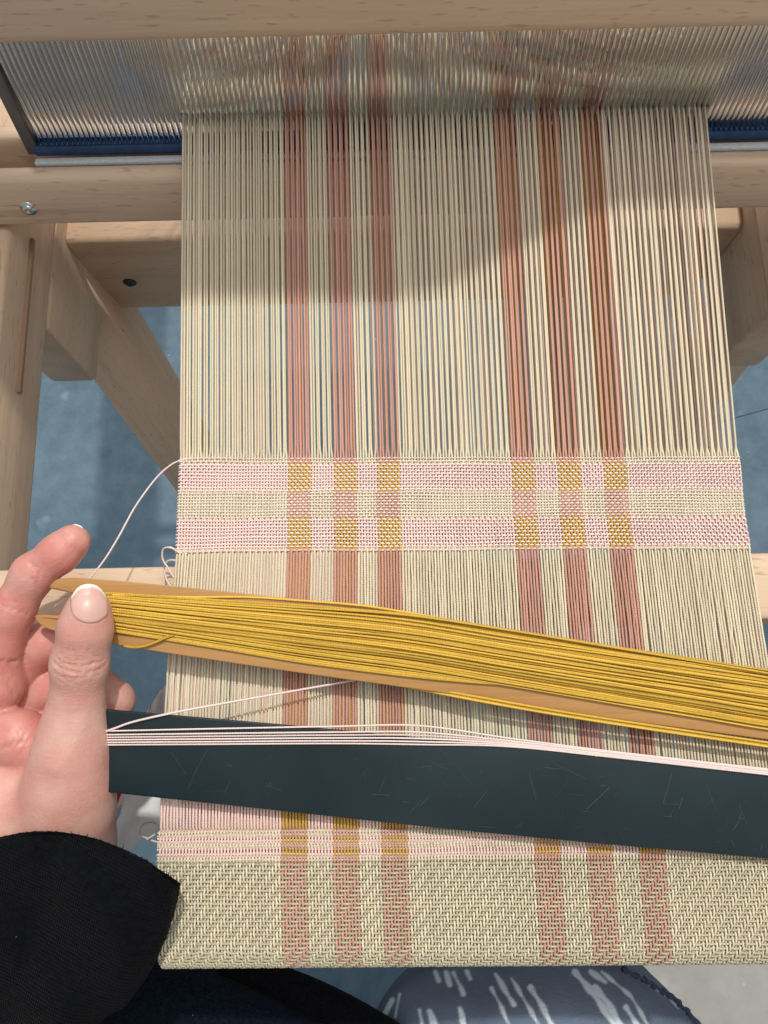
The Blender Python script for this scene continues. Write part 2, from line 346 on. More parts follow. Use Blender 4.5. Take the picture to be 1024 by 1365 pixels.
def warp_path(layer, i):
    S_, Z_ = [], []
    js = [(j, r) for j, r in enumerate(rows) if r[2] == layer or r[1] == 'float']
    amp = 0.00040
    pts = {}
    for j, (s, kind, top) in enumerate(rows):
        if kind == 'twill' and layer == 'B': continue
        if kind == 'float':
            z = (TOPZ + 0.00012) if top == layer else LOWZ + 0.0002
        elif top == layer:
            z = TOPZ + (amp if over(kind, j, i) else -amp)
        else:
            z = LOWZ
            if j % 3: continue
        p_ = pit*0.22
        pts[s+p_] = z; pts[s-p_] = z
    for a_, b_, t_ in grp: pts[wy(a_-0.4)] = -0.0009
    pts[wy(1148.5)] = -0.0009
    for s in np.linspace(wy(742), wy(1100), 26): pts[s] = float(level(layer, np.array(s))) + rng.normal(0, 0.00010)
    if layer == 'B':
        for s in np.linspace(s_tw, YC-RB*2.2, 16): pts[s] = LOWZ - 0.0006
    ss = np.array(sorted(pts)); zz = np.array([pts[s] for s in ss])
    xx = xi(i, ss) + (0.3*(xr(ss)-xl(ss))/NE*np.clip((fell-ss)/0.003, 0, 1) if layer == 'B' else 0)
    # loose ends drift sideways a little on the floats
    fl = (ss < wy(738)) & (ss > wy(1104)); ph = rng.uniform(0, 6.28); dr = rng.normal(0, 0.00013)
    w_ = np.clip((wy(738)-ss)/(wy(738)-wy(1104)), 0, 1)
    xx = xx + np.where(fl, dr*np.sin(w_*math.pi) + rng.normal(0, 0.00005, len(ss)), 0)
    tw = ss < s_tw
    xx = xx + np.where(tw, 0.00008*np.sin(ss*2100 + i), 0)
    # bundled in the dents of the reed
    k = i//2; a = i % 2; pitch = lambda y: (xr(y)-xl(y))/(NE/2)
    s2 = np.concatenate([fell + np.array([0.0006, 0.0014, 0.0025, 0.0040, 0.0065]), np.linspace(fell+0.014, YR, 22), YR + np.array([0.004, 0.02, 0.05, 0.09, 0.14, 0.30])])
    t = np.clip((s2-fell)/0.0052, 0, 1); t = t*t*(3-2*t)
    cx = xl(s2) + (xr(s2)-xl(s2))*(k+0.5)/(NE/2)
    j1, j2 = rng.normal(0, 0.00010), rng.normal(0, 0.00013)
    if layer == 'A': off, zo = ((-0.00040, 0.0011) if a == 0 else (0.00042, -0.0003))
    else: off, zo = ((-0.00060, -0.0016) if a == 0 else (-0.00020, -0.0028))
    x2 = xi(i, s2)*(1-t) + (cx + off + j1 + j2*np.sin((s2-fell)*14 + ph))*t
    z2 = (TOPZ if layer == 'A' else LOWZ)*(1-t) + (zo + rng.normal(0, 0.00025))*t
    z2 = z2 + np.where(s2 > YR+0.01, (s2-YR-0.01)*((0.16 if a == 0 else 0.02) if layer == 'A' else (-0.08 if a == 0 else -0.16))*(s2 < YR+0.12), 0)
    sa = np.concatenate([ss, s2]); fl = ((sa < wy(738)) & (sa > wy(1104))) | (sa > fell)
    rr = RA*np.where(fl, 1.13, 1.0)*np.where((i in STR) & (sa < fell) & (sa > wy(735)), 1.22, 1.0)*(1+rng.normal(0, 0.03, len(sa)))
    return place(np.concatenate([xx, x2]), sa, np.concatenate([zz, z2])), rr
rest = {}
order = [('A', i) for i in range(NE)] + [('B', i) for i in sorted(range(NE), key=lambda i: -i)]
for q, (layer, i) in enumerate(order):
    P, r = warp_path(layer, i)
    mat = (Y_SALMON if i in STR else Y_CREAM) if layer == 'A' else (Y_MUST if i in STR else Y_PINK)
    r = r*(1+rng.normal(0, 0.04))
    if q < 296: tube_obj('warp_thread', P, r, mat, cloth, n=6 if layer == 'A' else 5)
    else: rest.setdefault(mat.name, []).append(tube(P, r, 5))
V, Q, U, mi, ms, k = [], [], [], [], [], 0
for nm, L in rest.items():
    v, f, u_ = joined(L); V.append(v); Q.append(f+k); U.append(u_); k += len(v); mi.append(np.full(len(f), len(ms))); ms.append(bpy.data.materials[nm])
me = mesh_np('warp_threads', np.concatenate(V), np.concatenate(Q), np.concatenate(U))
for m_ in ms: me.materials.append(m_)
me.polygons.foreach_set('material_index', np.concatenate(mi).astype(np.int32))
o = link('warp_thread', me, None, cloth); o['kind'] = 'stuff'
# wefts
def weft(j, s, kind, top):
    i = np.arange(NE); p_ = (xr(s)-xl(s))/NE
    ov = np.array([over(kind, j, q) for q in i]); z = TOPZ + np.where(ov, -0.00042, 0.00042)
    if kind == 'float': z = np.full(NE, (TOPZ+LOWZ)/2)
    x = xi(i, s); X = np.stack([x-p_*0.22, x+p_*0.22], 1).ravel(); Z = np.repeat(z, 2)
    X = np.concatenate([[X[0]-0.0007], X, [X[-1]+0.0007]]); Z = np.concatenate([[LOWZ/2], Z, [LOWZ/2]])
    wav = 0.00016*np.sin(X*60+j*0.13) + 0.00010*np.sin(X*173+j*0.4+1) + rng.normal(0, 0.00003)
    if 'plain' == kind: wav = wav - 0.0004*np.exp(-((X-xr(s))/0.02)**2)*(1 if s < wy(690) else 0)
    return place(X, np.full(len(X), s) + wav, Z)
for j, (s, kind, top) in enumerate(rows):
    r = 0.00040 if kind == 'plain' else 0.00041
    tube_obj('weft_thread', weft(j, s, kind, top), r*(1+rng.normal(0, 0.04)), Y_WPINK if top == 'B' else (Y_WOLIVE_DIM if kind == 'twill' else Y_WCREAM), cloth, ref=(0, 1, 0.3))
    if kind == 'plain' and j % 2 == 0:                         # the cloth of the under layer
        X = np.linspace(xl(s), xr(s), 30)
        tube_obj('weft_thread', place(X, np.full(30, s), np.full(30, LOWZ-0.0008)), RA*1.3, Y_WCREAM if top == 'B' else Y_WPINK, cloth, n=5, ref=(0, 1, 0.3))
hairs = []; rh = np.random.default_rng(5)
cand = [o_ for o_ in cloth.children if o_.name.startswith('warp_thread') and 'kind' not in o_] + [o_ for o_ in cloth.children if o_.name.startswith('weft_thread')]
for _ in range(7000):
    o_ = cand[rh.integers(len(cand))]; v_ = np.array(o_.data.vertices[int(rh.integers(len(o_.data.vertices)))].co)
    d_ = unit(rh.normal(0, 1, 3) + np.array([0, 0, 0.7])); k_ = unit(rh.normal(0, 1, 3)); L_ = rh.uniform(0.0005, 0.0017)
    if v_[2] < -0.0008: continue
    hairs.append(tube([v_, v_+d_*L_*0.5, v_+d_*L_*0.8+k_*L_*0.5], 0.000032, 3, (0.3, 0.5, 0.8)))
V, Q, U = joined(hairs); o = link('fuzz', mesh_np('fuzz', V, Q, U), Y_WCREAM, cloth); o['kind'] = 'stuff'
def loose(name, px, r=0.00040, mat=Y_PALE, n=60, parent=cloth):
    return tube_obj(name, smooth_path([at(*p) for p in px], n), r, mat, parent, n=7, ref=(0.2, 0.1, 1))
dz = onz(240, 612); dfl = proj(dz)[2]
loose('weft_tail', [(262, 611, dfl-0.001), (243, 613, dfl-0.001), (226, 621, 0.316), (206, 640, 0.309), (180, 676, 0.302), (158, 716, 0.297), (138, 748, 0.294), (118, 772, 0.292), (98, 791, 0.2935), (82, 802, 0.295), (66, 812, 0.298)], n=90, r=0.00036)
dl = proj(onz(236, 735))[2]
loose('weft_tail', [(250, 738, dl-0.0005), (238, 736, dl-0.001), (228, 730, dl-0.003), (218, 732, dl), (217, 745, dl+0.002), (224, 757, dl+0.003), (231, 768, dl+0.003), (236, 772, dl+0.002)], mat=Y_WCREAM)
loose('weft_tail', [(240, 748, dl+0.001), (226, 747, dl+0.004), (219, 756, dl+0.006), (222, 772, dl+0.006), (230, 784, dl+0.004), (234, 790, dl+0.003)], mat=Y_PALE)
loose('weft_tail', [(214, 1124, 0.318), (200, 1119, 0.318), (187, 1112, 0.322), (190, 1100, 0.325), (202, 1096, 0.322), (211, 1101, 0.318), (206, 1112, 0.316), (196, 1119, 0.316)], mat=Y_WCREAM)
# breast beam under the rolled edge of the cloth
pr = []
bbm = 0.0012
bb = beam('breast_beam', (-0.073, YE+0.03+bbm+0.0010, -0.0225-0.0019), (0.30, YE+0.03+bbm-0.0041, -0.0225-0.0019), 0.060, 0.045-0.0016, loom, rad=RB-bbm)

# ------------------------------------------------------------------ reed and beater
WR = np.array([0, YR, 0])
nf = np.array([0, -vd[2]*-1, 0]); nf = unit(np.cross(vd, (1, 0, 0))); nf = nf if nf[1] < 0 else -nf    # out of the reed, towards the weaver
def rp(x, L, d=0.0): return WR + np.array([x, 0, 0]) - vd*L + nf*d      # L up along the reed, d in front of it
def solveL(px, py, d):                                                  # height on the reed plane seen at that pixel
    v = ray(px, py); nrm = np.cross(vd, (1, 0, 0)); p0 = rp(0, 0, d); t = ((p0-CP)@nrm)/(v@nrm); p = CP+v*t
    return -(p-p0)@vd, p[0]
reed = thing('reed', 'steel weaving reed with close upright dents and blue taped base', 'reed', tuple(rp(0, -0.02)))
Lb0, _ = solveL(512, 199, 0.004); Lb1, _ = solveL(512, 185, 0.004)
Lcap, _ = solveL(512, 42, 0.012)
Ltop = Lcap + 0.05
dp = (xr(YR)-xl(YR))/(NE/2)
x_first = xl(YR) + dp*0.0
xe = solveL(58, 196, 0.0)[1]
n0 = int(round((x_first - xe)/dp)); x0 = x_first - n0*dp
dent_me = beam_mesh('dent', Ltop-Lb0-0.002, 0.00085, 0.0042, 0.00030, 2)
M0 = Matrix(((0, 1, 0, 0), (-vd[1]*1, 0, -nf[1]*-1, 0), (-vd[2], 0, nf[2], 0), (0, 0, 0, 1)))
nd = 152
for k in range(nd):
    o = link('dent', dent_me, STEEL, reed); c = rp(x0 + k*dp + rng.normal(0, 0.00004), (Ltop+Lb0)/2)
    Mx = M0.copy(); Mx.translation = Vector(c); o.matrix_local = Matrix.Translation(reed.location).inverted() @ Mx
xR_ = x0 + nd*dp
beam('base_tape', rp(x0-0.004, (Lb0+Lb1)/2), rp(xR_+0.004, (Lb0+Lb1)/2), Lb1-Lb0, 0.0085, reed, BLUE, up=nf, rad=0.0015)
beam('top_tape', rp(x0-0.004, Ltop), rp(xR_+0.004, Ltop), Lb1-Lb0, 0.0085, reed, BLUE, up=nf, rad=0.0015)
for x in (x0-0.0042, xR_+0.0042): beam('end_bar', rp(x, Lb0+0.001), rp(x, Ltop), 0.0058, 0.0075, reed, DARKSTEEL, up=nf, rad=0.0006)
# little wire coils that space the dents at the base
V, Q, U = joined([tube([rp(x0+(k+0.5)*dp, Lb1+0.0004, 0.0040), rp(x0+(k+0.5)*dp, Lb1+0.0008, 0.0036), rp(x0+(k+0.5)*dp, Lb1+0.0010, 0.0030)], 0.0007, 6, (1, 0.2, 0)) for k in range(nd-1)])
o = link('spacer_wire', mesh_np('spacer_wire', V, Q, U), BLUE); o['kind'] = 'stuff'; adopt(o, reed)

beater = thing('beater', 'beech beater with rounded top cap and bolted lower rail holding the reed', 'beater', tuple(rp(0, -0.05)))
xa, xb = -0.42, 0.46
Lrt, _ = solveL(512, 200.5, 0.0046); Lrb, _ = solveL(512, 292, 0.018)
# front lip of the lower rail, with its groove and back lip
beam('lower_rail', rp(xa, (Lrt+Lrb)/2, 0.0132), rp(xb, (Lrt+Lrb)/2, 0.0132), Lrt-Lrb, 0.0096, beater, up=nf, rad=0.0035)
beam('rail_back', rp(xa, (Lrt+Lrb)/2+0.002, -0.0115), rp(xb, (Lrt+Lrb)/2+0.002, -0.0115), Lrt-Lrb, 0.012, beater, up=nf, rad=0.003)
beam('rail_core', rp(xa, Lrb+0.006, 0.0013), rp(xb, Lrb+0.006, 0.0013), 0.011, 0.0136, beater, up=nf, rad=0.001)
beam('shuttle_race', rp(x0-0.004, Lrt-0.001, 0.0065), rp(xb, Lrt-0.001, 0.0065), 0.003, 0.0038, beater, FELT, up=nf, rad=0.001)
CAPH = 0.05
beam('top_cap', rp(xa, Lcap+CAPH/2, 0.002), rp(xb, Lcap+CAPH/2, 0.002), CAPH, 0.030, beater, up=nf, rad=0.005)
for x in (xa+0.03, xb-0.03): beam('upright', rp(x, -0.45, 0.002), rp(x, Lcap+CAPH, 0.002), 0.045, 0.028, beater, up=nf)
lb, bx = solveL(38, 278, 0.018); screw(rp(bx, lb, 0.0178), nf, 0.0026, beater, 'bolt')

# ------------------------------------------------------------------ unseen board added over the heddle shafts, its edge cut to shade the warp
ZK = 0.30; tl = math.tan(LT)*ZK
def sh(px, py): q = onz(px, py); k = ZK/(2.4*math.cos(LT)); return q[0]+(LX-q[0])*k, q[1]+tl
cp = [(-0.24, sh(300, 388)[1]), sh(400, 396), sh(520, 401), sh(600, 386), sh(700, 338), sh(790, 301), sh(850, 287), sh(1000, 282), (0.34, sh(1000, 282)[1]), (0.34, 0.300), (-0.24, 0.300)]
n = len(cp); V = [(x, y, ZK) for x, y in cp] + [(x, y, ZK+0.018) for x, y in cp]
co_ = link('shade_board', mesh_np('shade_board', V, [list(range(n))[::-1], list(range(n, 2*n))] + [[k, (k+1) % n, n+(k+1) % n, n+k] for k in range(n)], smooth=False), BEECH); adopt(co_, loom)
for x in (-0.228, 0.328): beam('shade_board_post', (x, 0.275, zt), (x, 0.275, ZK+0.018), 0.05, 0.028, loom, up=(1, 0, 0))  # posts added to carry the unseen shade board

# ------------------------------------------------------------------ heddle shafts behind the reed
for q, (yo, zo) in enumerate(((0.045, 0.010), (0.070, -0.004), (0.095, 0.006))):
    lab = ('heddle shaft with white cord heddles directly behind the steel reed', 'heddle shaft with white cord heddles, middle one of those behind the reed', 'heddle shaft with white cord heddles, farthest one behind the reed')[q]
    h = thing('heddle_shaft', lab, 'heddle shaft', (0, YR+yo, zo), 'heddle shafts behind the reed')
    for z in (-0.14, 0.20): beam('shaft_bar', (-0.22, YR+yo, zo+z), (0.28, YR+yo, zo+z), 0.009, 0.02, h)
    parts = []
    for k in range(q, NE, 4):
        x = xi(k, YR) + rng.normal(0, 0.0006); z = np.linspace(-0.135, 0.195, 9)
        P = np.stack([x + rng.normal(0, 0.0004, 9), np.full(9, YR+yo) + rng.normal(0, 0.0008, 9), zo+z], -1); parts.append(tube(P, 0.0005, 5, (0, 1, 0)))
    V, Q, U = joined(parts); o = link('heddle', mesh_np('heddle', V, Q, U), CORD); o['kind'] = 'stuff'; adopt(o, h)

# ------------------------------------------------------------------ wooden stick shuttle with golden yarn
def plate(name, top, bot, dfun, thick, mat, parent, bevel, notch=None, taper=None):
    """flat shuttle: outline given as pixels of its face, depth dfun(px); thickness behind the face"""
    out = list(top) + list(bot)[::-1]
    F = np.array([at(x, y, dfun(x)) for x, y in out]); n = len(out)
    nrm = unit(CP - F.mean(0)); nrm = unit(nrm*0.35 + np.array([0, 0.0, 1]))
    B = F - nrm*thick
    if taper is not None:
        for k, (x, y) in enumerate(out):
            t = taper(x); F[k] -= nrm*thick*0.5*(1-t); B[k] += nrm*thick*0.5*(1-t)
    V = [tuple(v) for v in F] + [tuple(v) for v in B]
    Fc = [list(range(n))[::-1], list(range(n, 2*n))] + [[k, (k+1) % n, n+(k+1) % n, n+k] for k in range(n)]
    me = mesh_np(name, V, Fc, smooth=True); me.validate()
    o = link(name, me, mat, parent)
    b = o.modifiers.new('bevel', 'BEVEL'); b.width = bevel; b.segments = 4; b.limit_method = 'ANGLE'; b.angle_limit = math.radians(50)
    return o, nrm
def interp(pts):
    p = np.array(pts, float); return lambda x: np.interp(x, p[:, 0], p[:, 1])
dY = interp([(40, 0.2850), (1024, 0.2810), (1300, 0.280)])
shut = thing('stick_shuttle', 'golden brown wooden stick shuttle wound lengthwise with mustard yellow yarn', 'shuttle', tuple(at(560, 860, 0.276)))
topc = smooth_path([(56, 777, 0), (66, 772.5, 0), (88, 770, 0), (120, 771, 0), (200, 778, 0), (400, 799, 0), (540, 816, 0), (800, 862, 0), (1024, 897, 0), (1240, 934, 0)], 36)[:, :2]
botc = smooth_path([(43, 820, 0), (47, 828, 0), (58, 836, 0), (78, 843, 0), (110, 851, 0), (200, 867, 0), (400, 897, 0), (600, 925, 0), (800, 956, 0), (1024, 986, 0), (1240, 1014, 0)], 40)[:, :2]
notch = [(43, 820), (56, 818.5), (80, 821), (104, 825), (116, 819), (122, 808), (116, 797), (100, 791), (78, 786), (62, 783), (56, 777)]
rnotch = [(1225, 945), (1180, 957), (1170, 970), (1180, 985), (1222, 1003)]
top_full = [tuple(p) for p in topc] + rnotch
outline_bot = notch[:1] + [tuple(p) for p in botc[1:]]
outl = [tuple(p) for p in topc] + rnotch + [tuple(p) for p in botc[::-1]][:-1] + notch[:-1]
body, nY = plate('shuttle_body', outl, [], dY, 0.0070, PEAR, None, 0.0026, taper=lambda x: 0.45+0.55*min(1, max(0, (x-45)/55)))
adopt(body, shut)
def strand(name, pts, r, mat, parent, n=60, nn=6):
    o = tube_obj(name, smooth_path([at(*p) for p in pts], n), r, mat, None, n=nn, ref=(0.1, 0.9, 0.4)); adopt(o, parent); return o
xs = np.array([112, 150, 260, 400, 540, 680, 820, 940, 1030, 1150])
def ystr(a, x):                                                # a = 0..1 across the pack
    tl = np.interp(x, [112, 150, 400, 540, 820, 1030, 1150], [790, 790.5, 806, 817.5, 861, 893, 915])
    bl = np.interp(x, [112, 150, 400, 540, 820, 1030, 1150], [828, 836, 874, 892.5, 938, 972, 985])
    return tl + (bl-tl)*a
lay = [(27, 0.0007, 0.0), (26, 0.0016, 0.018), (17, 0.0025, 0.05)]
for n_, h, jit in lay:
    for k in range(n_):
        a0 = (k+0.5)/n_; a = a0 + rng.normal(0, jit*0.55); b = a0 + rng.normal(0, jit); m_ = a0 + rng.normal(0, jit)
        if h > 0.002: a = 0.04 + 0.92*a; b = 0.03+0.94*b
        pts = []
        for q, x in enumerate(xs):
            t = (x-112)/(1150-112); w = (1-t)*a + t*b + (m_-a0)*math.sin(math.pi*t) + rng.normal(0, 0.004)
            w = min(1.015, max(-0.015, w)); bulge = 0.75 + 0.4*math.sin(math.pi*(0.15+0.7*t))*math.sin(math.pi*min(1, max(0, w*0.9+0.05)))
            hh = h*bulge*(0.65 if x < 130 else 1)
            pts.append((x, ystr(w, x), dY(x) - hh))
        strand('yarn_strand', pts, 0.00041*(1+rng.normal(0, 0.07)), Y_GOLD, shut)
# strands slung over the lower edge, and the loose end
for q, (a, b, c) in enumerate(((0, 0, 0.0006), (2.6, 2.2, 0.0010), (-2.4, -3.2, 0.0012))):
    strand('yarn_strand', [(430-40*q, 885+a-9*q, dY(400)+0.0100), (520, 909+a*0.6, dY(520)+0.0045), (640, 932+a, dY(640)-c), (760, 953+a, dY(760)-c), (900, 975+b, dY(900)-c), (1030, 994+b, dY(1030)-c), (1150, 1012+b, dY(1150)-c)], 0.00047, Y_GOLD, shut)
for q in range(3):
    strand('yarn_strand', [(150, 838+1.6*q, dY(150)-0.0006), (300, 861+2.2*q, dY(300)-0.0008), (420, 880+2.6*q, dY(420)-0.0008), (600, 903+2*q, dY(600)-0.001), (800, 928-4*q, dY(800)-0.0006), (960, 944-7*q, dY(960)+0.001)], 0.00046, Y_GOLD, shut)
strand('yarn_strand', [(240, 846, dY(240)-0.001), (226, 848, dY(226)-0.0016), (210, 855, dY(210)-0.0016), (194, 861, dY(194)-0.0012), (178, 863, dY(178)-0.0006), (166, 861, dY(166)+0.0006), (158, 857, dY(158)+0.003)], 0.00055, Y_GOLD, shut, 40)
strand('yarn_strand', [(640, 834, dY(640)+0.008), (580, 823, dY(580)+0.002), (540, 816, dY(540)-0.0004), (480, 807, dY(480)-0.0012), (400, 800.5, dY(400)-0.0006), (330, 796, dY(330)-0.0004), (250, 796, dY(250)-0.0010), (150, 793, dY(150)-0.0014)], 0.00045, Y_GOLD, shut, 40)

# ------------------------------------------------------------------ dark flat shuttle with pink yarn
def dark_mat():
    m = NT('blackened_board'); tc = m.n('ShaderNodeTexCoord'); col = None
    a = m.n('ShaderNodeTexNoise', Scale=14.0, Detail=5.0); m.l(tc.outputs['Object'], a.inputs['Vector'])
    col = m.ramp(a.outputs[0], [(0.3, (0.010, 0.018, 0.021)), (0.7, (0.020, 0.036, 0.043))])
    m.l(col, m.b.inputs['Base Color'])
    f = m.n('ShaderNodeTexNoise', Scale=180.0, Detail=3.0); m.l(tc.outputs['Object'], f.inputs['Vector'])
    m.l(m.math('ADD', m.math('MULTIPLY', a.outputs[0], 0.25), 0.27), m.b.inputs['Roughness'])
    m.bump(f.outputs[0], 0.08, 0.0006); m.b.inputs['Specular IOR Level'].default_value = 0.3
    return m.m
DARK = dark_mat()
dK = interp([(60, 0.2800), (1024, 0.2755), (1300, 0.2745)])
fsh = thing('flat_shuttle', 'flat scratched black stick shuttle with a few pale pink threads along it', 'shuttle', tuple(at(580, 1045, 0.281)))
tp = [(112, 946), (118, 943), (145, 945.5), (380, 966), (600, 987), (800, 1008), (1024, 1032), (1200, 1050), (1212, 1056)]
bt = [(114, 1048), (120, 1053), (150, 1057), (380, 1082), (600, 1106), (800, 1125), (1024, 1145), (1195, 1160), (1208, 1152)]
fb, nK = plate('shuttle_board', tp, bt, dK, 0.0032, DARK, None, 0.0007); adopt(fb, fsh)
sc_ = []; rg = np.random.default_rng(11)
def scratch(pts, r): sc_.append(tube(smooth_path([at(x, y, dK(x)-0.00002) for x, y in pts], 8), r, 4, (0.1, 0.3, 1)))
for _ in range(85):
    x = 180 + 840*rg.random()**0.75; f_ = rg.random(); y = np.interp(x, [62, 600, 1024], [1000, 1004, 1040]) + 8 + f_*np.interp(x, [62, 600, 1024], [40, 88, 92])
    a = rg.choice([rg.normal(0.12, 0.10), rg.normal(-1.0, 0.35), rg.normal(0.9, 0.3)], p=[0.4, 0.42, 0.18]); L = rg.exponential(13)+3; dx, dy = math.cos(a)*L, math.sin(a)*L; k = rg.normal(0, 0.5)
    scratch([(x-dx/2, y-dy/2), (x+k, y+k*0.5), (x+dx/2, y+dy/2)], 0.000012 + 0.00003*rg.random()**2)
for pts in ([(986, 1072), (988, 1082), (992, 1089)], [(992, 1089), (996, 1098)], [(988, 1084), (984, 1096), (978, 1106)], [(984, 1090), (992, 1092)], [(896, 1030), (888, 1058), (884, 1072)], [(910, 1064), (905, 1078)], [(782, 1078), (800, 1062), (812, 1050)], [(1016, 1126), (1014, 1132)], [(975, 1121), (979, 1128)]): scratch(pts, 0.00006)
V, Q, U = joined(sc_); o = link('scratch', mesh_np('scratch', V, Q, U), plain('scratched_grey', (0.10, 0.13, 0.13), 0.6)); o['kind'] = 'stuff'; adopt(o, fsh)
def kstr(pts, r=0.00032):
    return strand('yarn_strand', [(x, y, dK(x)-h) for x, y, h in pts], r, Y_PALE, fsh, 50)
ends = [(974.5, 966.5, 1026.0), (979.5, 975.0, 1027.6), (983.0, 979.0, 1029.0), (986.4, 983.0, 1030.4), (989.8, 987.0, 1031.8), (993.0, 990.6, 1033.2)]
for q, (a, b, c) in enumerate(ends):
    h = 0.0007 + 0.0001*(q % 2)
    t = lambda x: (x-145)/(530-145)
    mid = b
    P = [(110, a+1, h), (145, a, h), (300, a+(b-a)*0.42, h), (450, a+(b-a)*0.78, h), (560, b+0.9+q*0.2, h)]
    P += [(680, 990.5+(q-2.5)*1.9 - (0 if q else 1.5), h), (820, 1006+(q-2.5)*1.5, h), (1030, c, h), (1180, c+16, h)]
    kstr(P)
# the working end: up from the board, over the cloth and under the golden shuttle
tl_ = [(128, 979, 0.0007), (150, 972, 0.0008), (175, 963, 0.0010), (215, 953.5, 0.0010)]
p4 = [at(x, y, dK(x)-h) for x, y, h in tl_] + [at(260, 944.5, 0.2798), at(330, 932, 0.2835), at(400, 919.5, 0.2868), at(465, 908, 0.2893), at(520, 897, 0.289)]
o = tube_obj('yarn_strand', smooth_path(p4, 60), 0.00042, Y_PALE, None, n=7, ref=(0.1, 0.9, 0.4)); adopt(o, fsh)

# ------------------------------------------------------------------ hand: one continuous skin from a blended distance field
MM = 1000.0
def J(px, py, d, r): return (at(px, py, d/1000.0)*MM, r)
thumbc = [J(118, 812, 270, 7.5), J(114, 838, 271.5, 8.5), J(106.5, 885, 275, 9.2), J(102.5, 935, 278.5, 8.8), J(98.8, 972, 280, 11.0), J(95.5, 1005, 281, 13.2), J(92.5, 1045, 283.5, 15.2), J(89, 1080, 286.5, 16.5), J(82, 1125, 292, 18.0)]
palmc = [J(60, 1075, 297, 20), J(5, 1075, 300, 22), J(-45, 1040, 306, 20)]
palm2 = [J(82, 1125, 292, 17.8), J(15, 1130, 295, 20.5), J(-30, 1120, 300, 18)]
wrist = [J(60, 1140, 296, 21), J(30, 1230, 302, 23), J(10, 1300, 306, 24)]
web = [J(66, 1010, 293, 7.0), J(25, 985, 294, 10.0), J(-30, 985, 298, 14.0)]
index = [J(97, 722, 287, 6.4), J(79, 738, 287, 6.8), J(44, 766, 288, 7.3), J(16, 815, 290, 7.7), J(4, 862, 292, 7.6)]
index2 = [J(3, 864, 292.5, 7.5), J(4, 912, 296, 7.4), J(-18, 960, 301, 9.5), J(-45, 1010, 304, 14)]
middle = [J(116, 838, 308, 7.0), J(84, 846, 305, 7.6), J(58, 858, 303, 8.0), J(18, 900, 304, 8.2), J(-30, 960, 306, 9.5)]
ring = [J(151, 935, 304, 8.7), J(120, 916, 308, 8.6), J(70, 916, 310, 8.8), J(20, 940, 312, 9.0), J(-30, 1000, 310, 12)]
small = [J(120, 985, 305, 7.6), J(70, 962, 310, 7.8), J(25, 985, 311, 9), J(-20, 1030, 306, 12)]
def rc(P, a, b):                                               # round cone between two joints
    (A, ra), (B, rb) = a, b; ba = B-A; t = np.clip(((P-A)@ba)/(ba@ba), 0, 1)
    return np.sqrt((((P-A) - t[..., None]*ba)**2).sum(-1)) - (ra + (rb-ra)*t)
def smin(a, b, k):
    h = np.maximum(k-np.abs(a-b), 0)/k; return np.minimum(a, b) - h*h*k*0.25
def chain(P, c, k=3.0):
    d = None
    for a, b in zip(c[:-1], c[1:]):
        e = rc(P, a, b); d = e if d is None else smin(d, e, k)
    return d
def hand_sdf(P):
    d = chain(P, thumbc, 5.0)
    pl = smin(chain(P, palmc, 8.0), chain(P, palm2, 8), 10.0); pl = smin(pl, chain(P, wrist, 8.0), 12.0)
    d = smin(d, pl, 6.0)
    d = smin(d, chain(P, web, 6.0), 2.2)
    f = smin(chain(P, index, 4.0), chain(P, index2, 5.0), 1.3)
    f = smin(f, chain(P, middle, 4.0), 0.7)
    f = smin(f, chain(P, ring, 5.0), 0.7)
    f = smin(f, chain(P, small, 5.0), 0.7)
    return smin(d, f, 1.6)
allj = thumbc+palmc+palm2+wrist+web+index+index2+middle+ring+small
lo = np.min([p-r for p, r in allj], 0) - 3; hi = np.max([p+r for p, r in allj], 0) + 3
lo[0] = max(lo[0], at(-70, 1000, 0.295)[0]*MM)                 # beyond the left edge of the view the hand is closed off
HS = 0.9
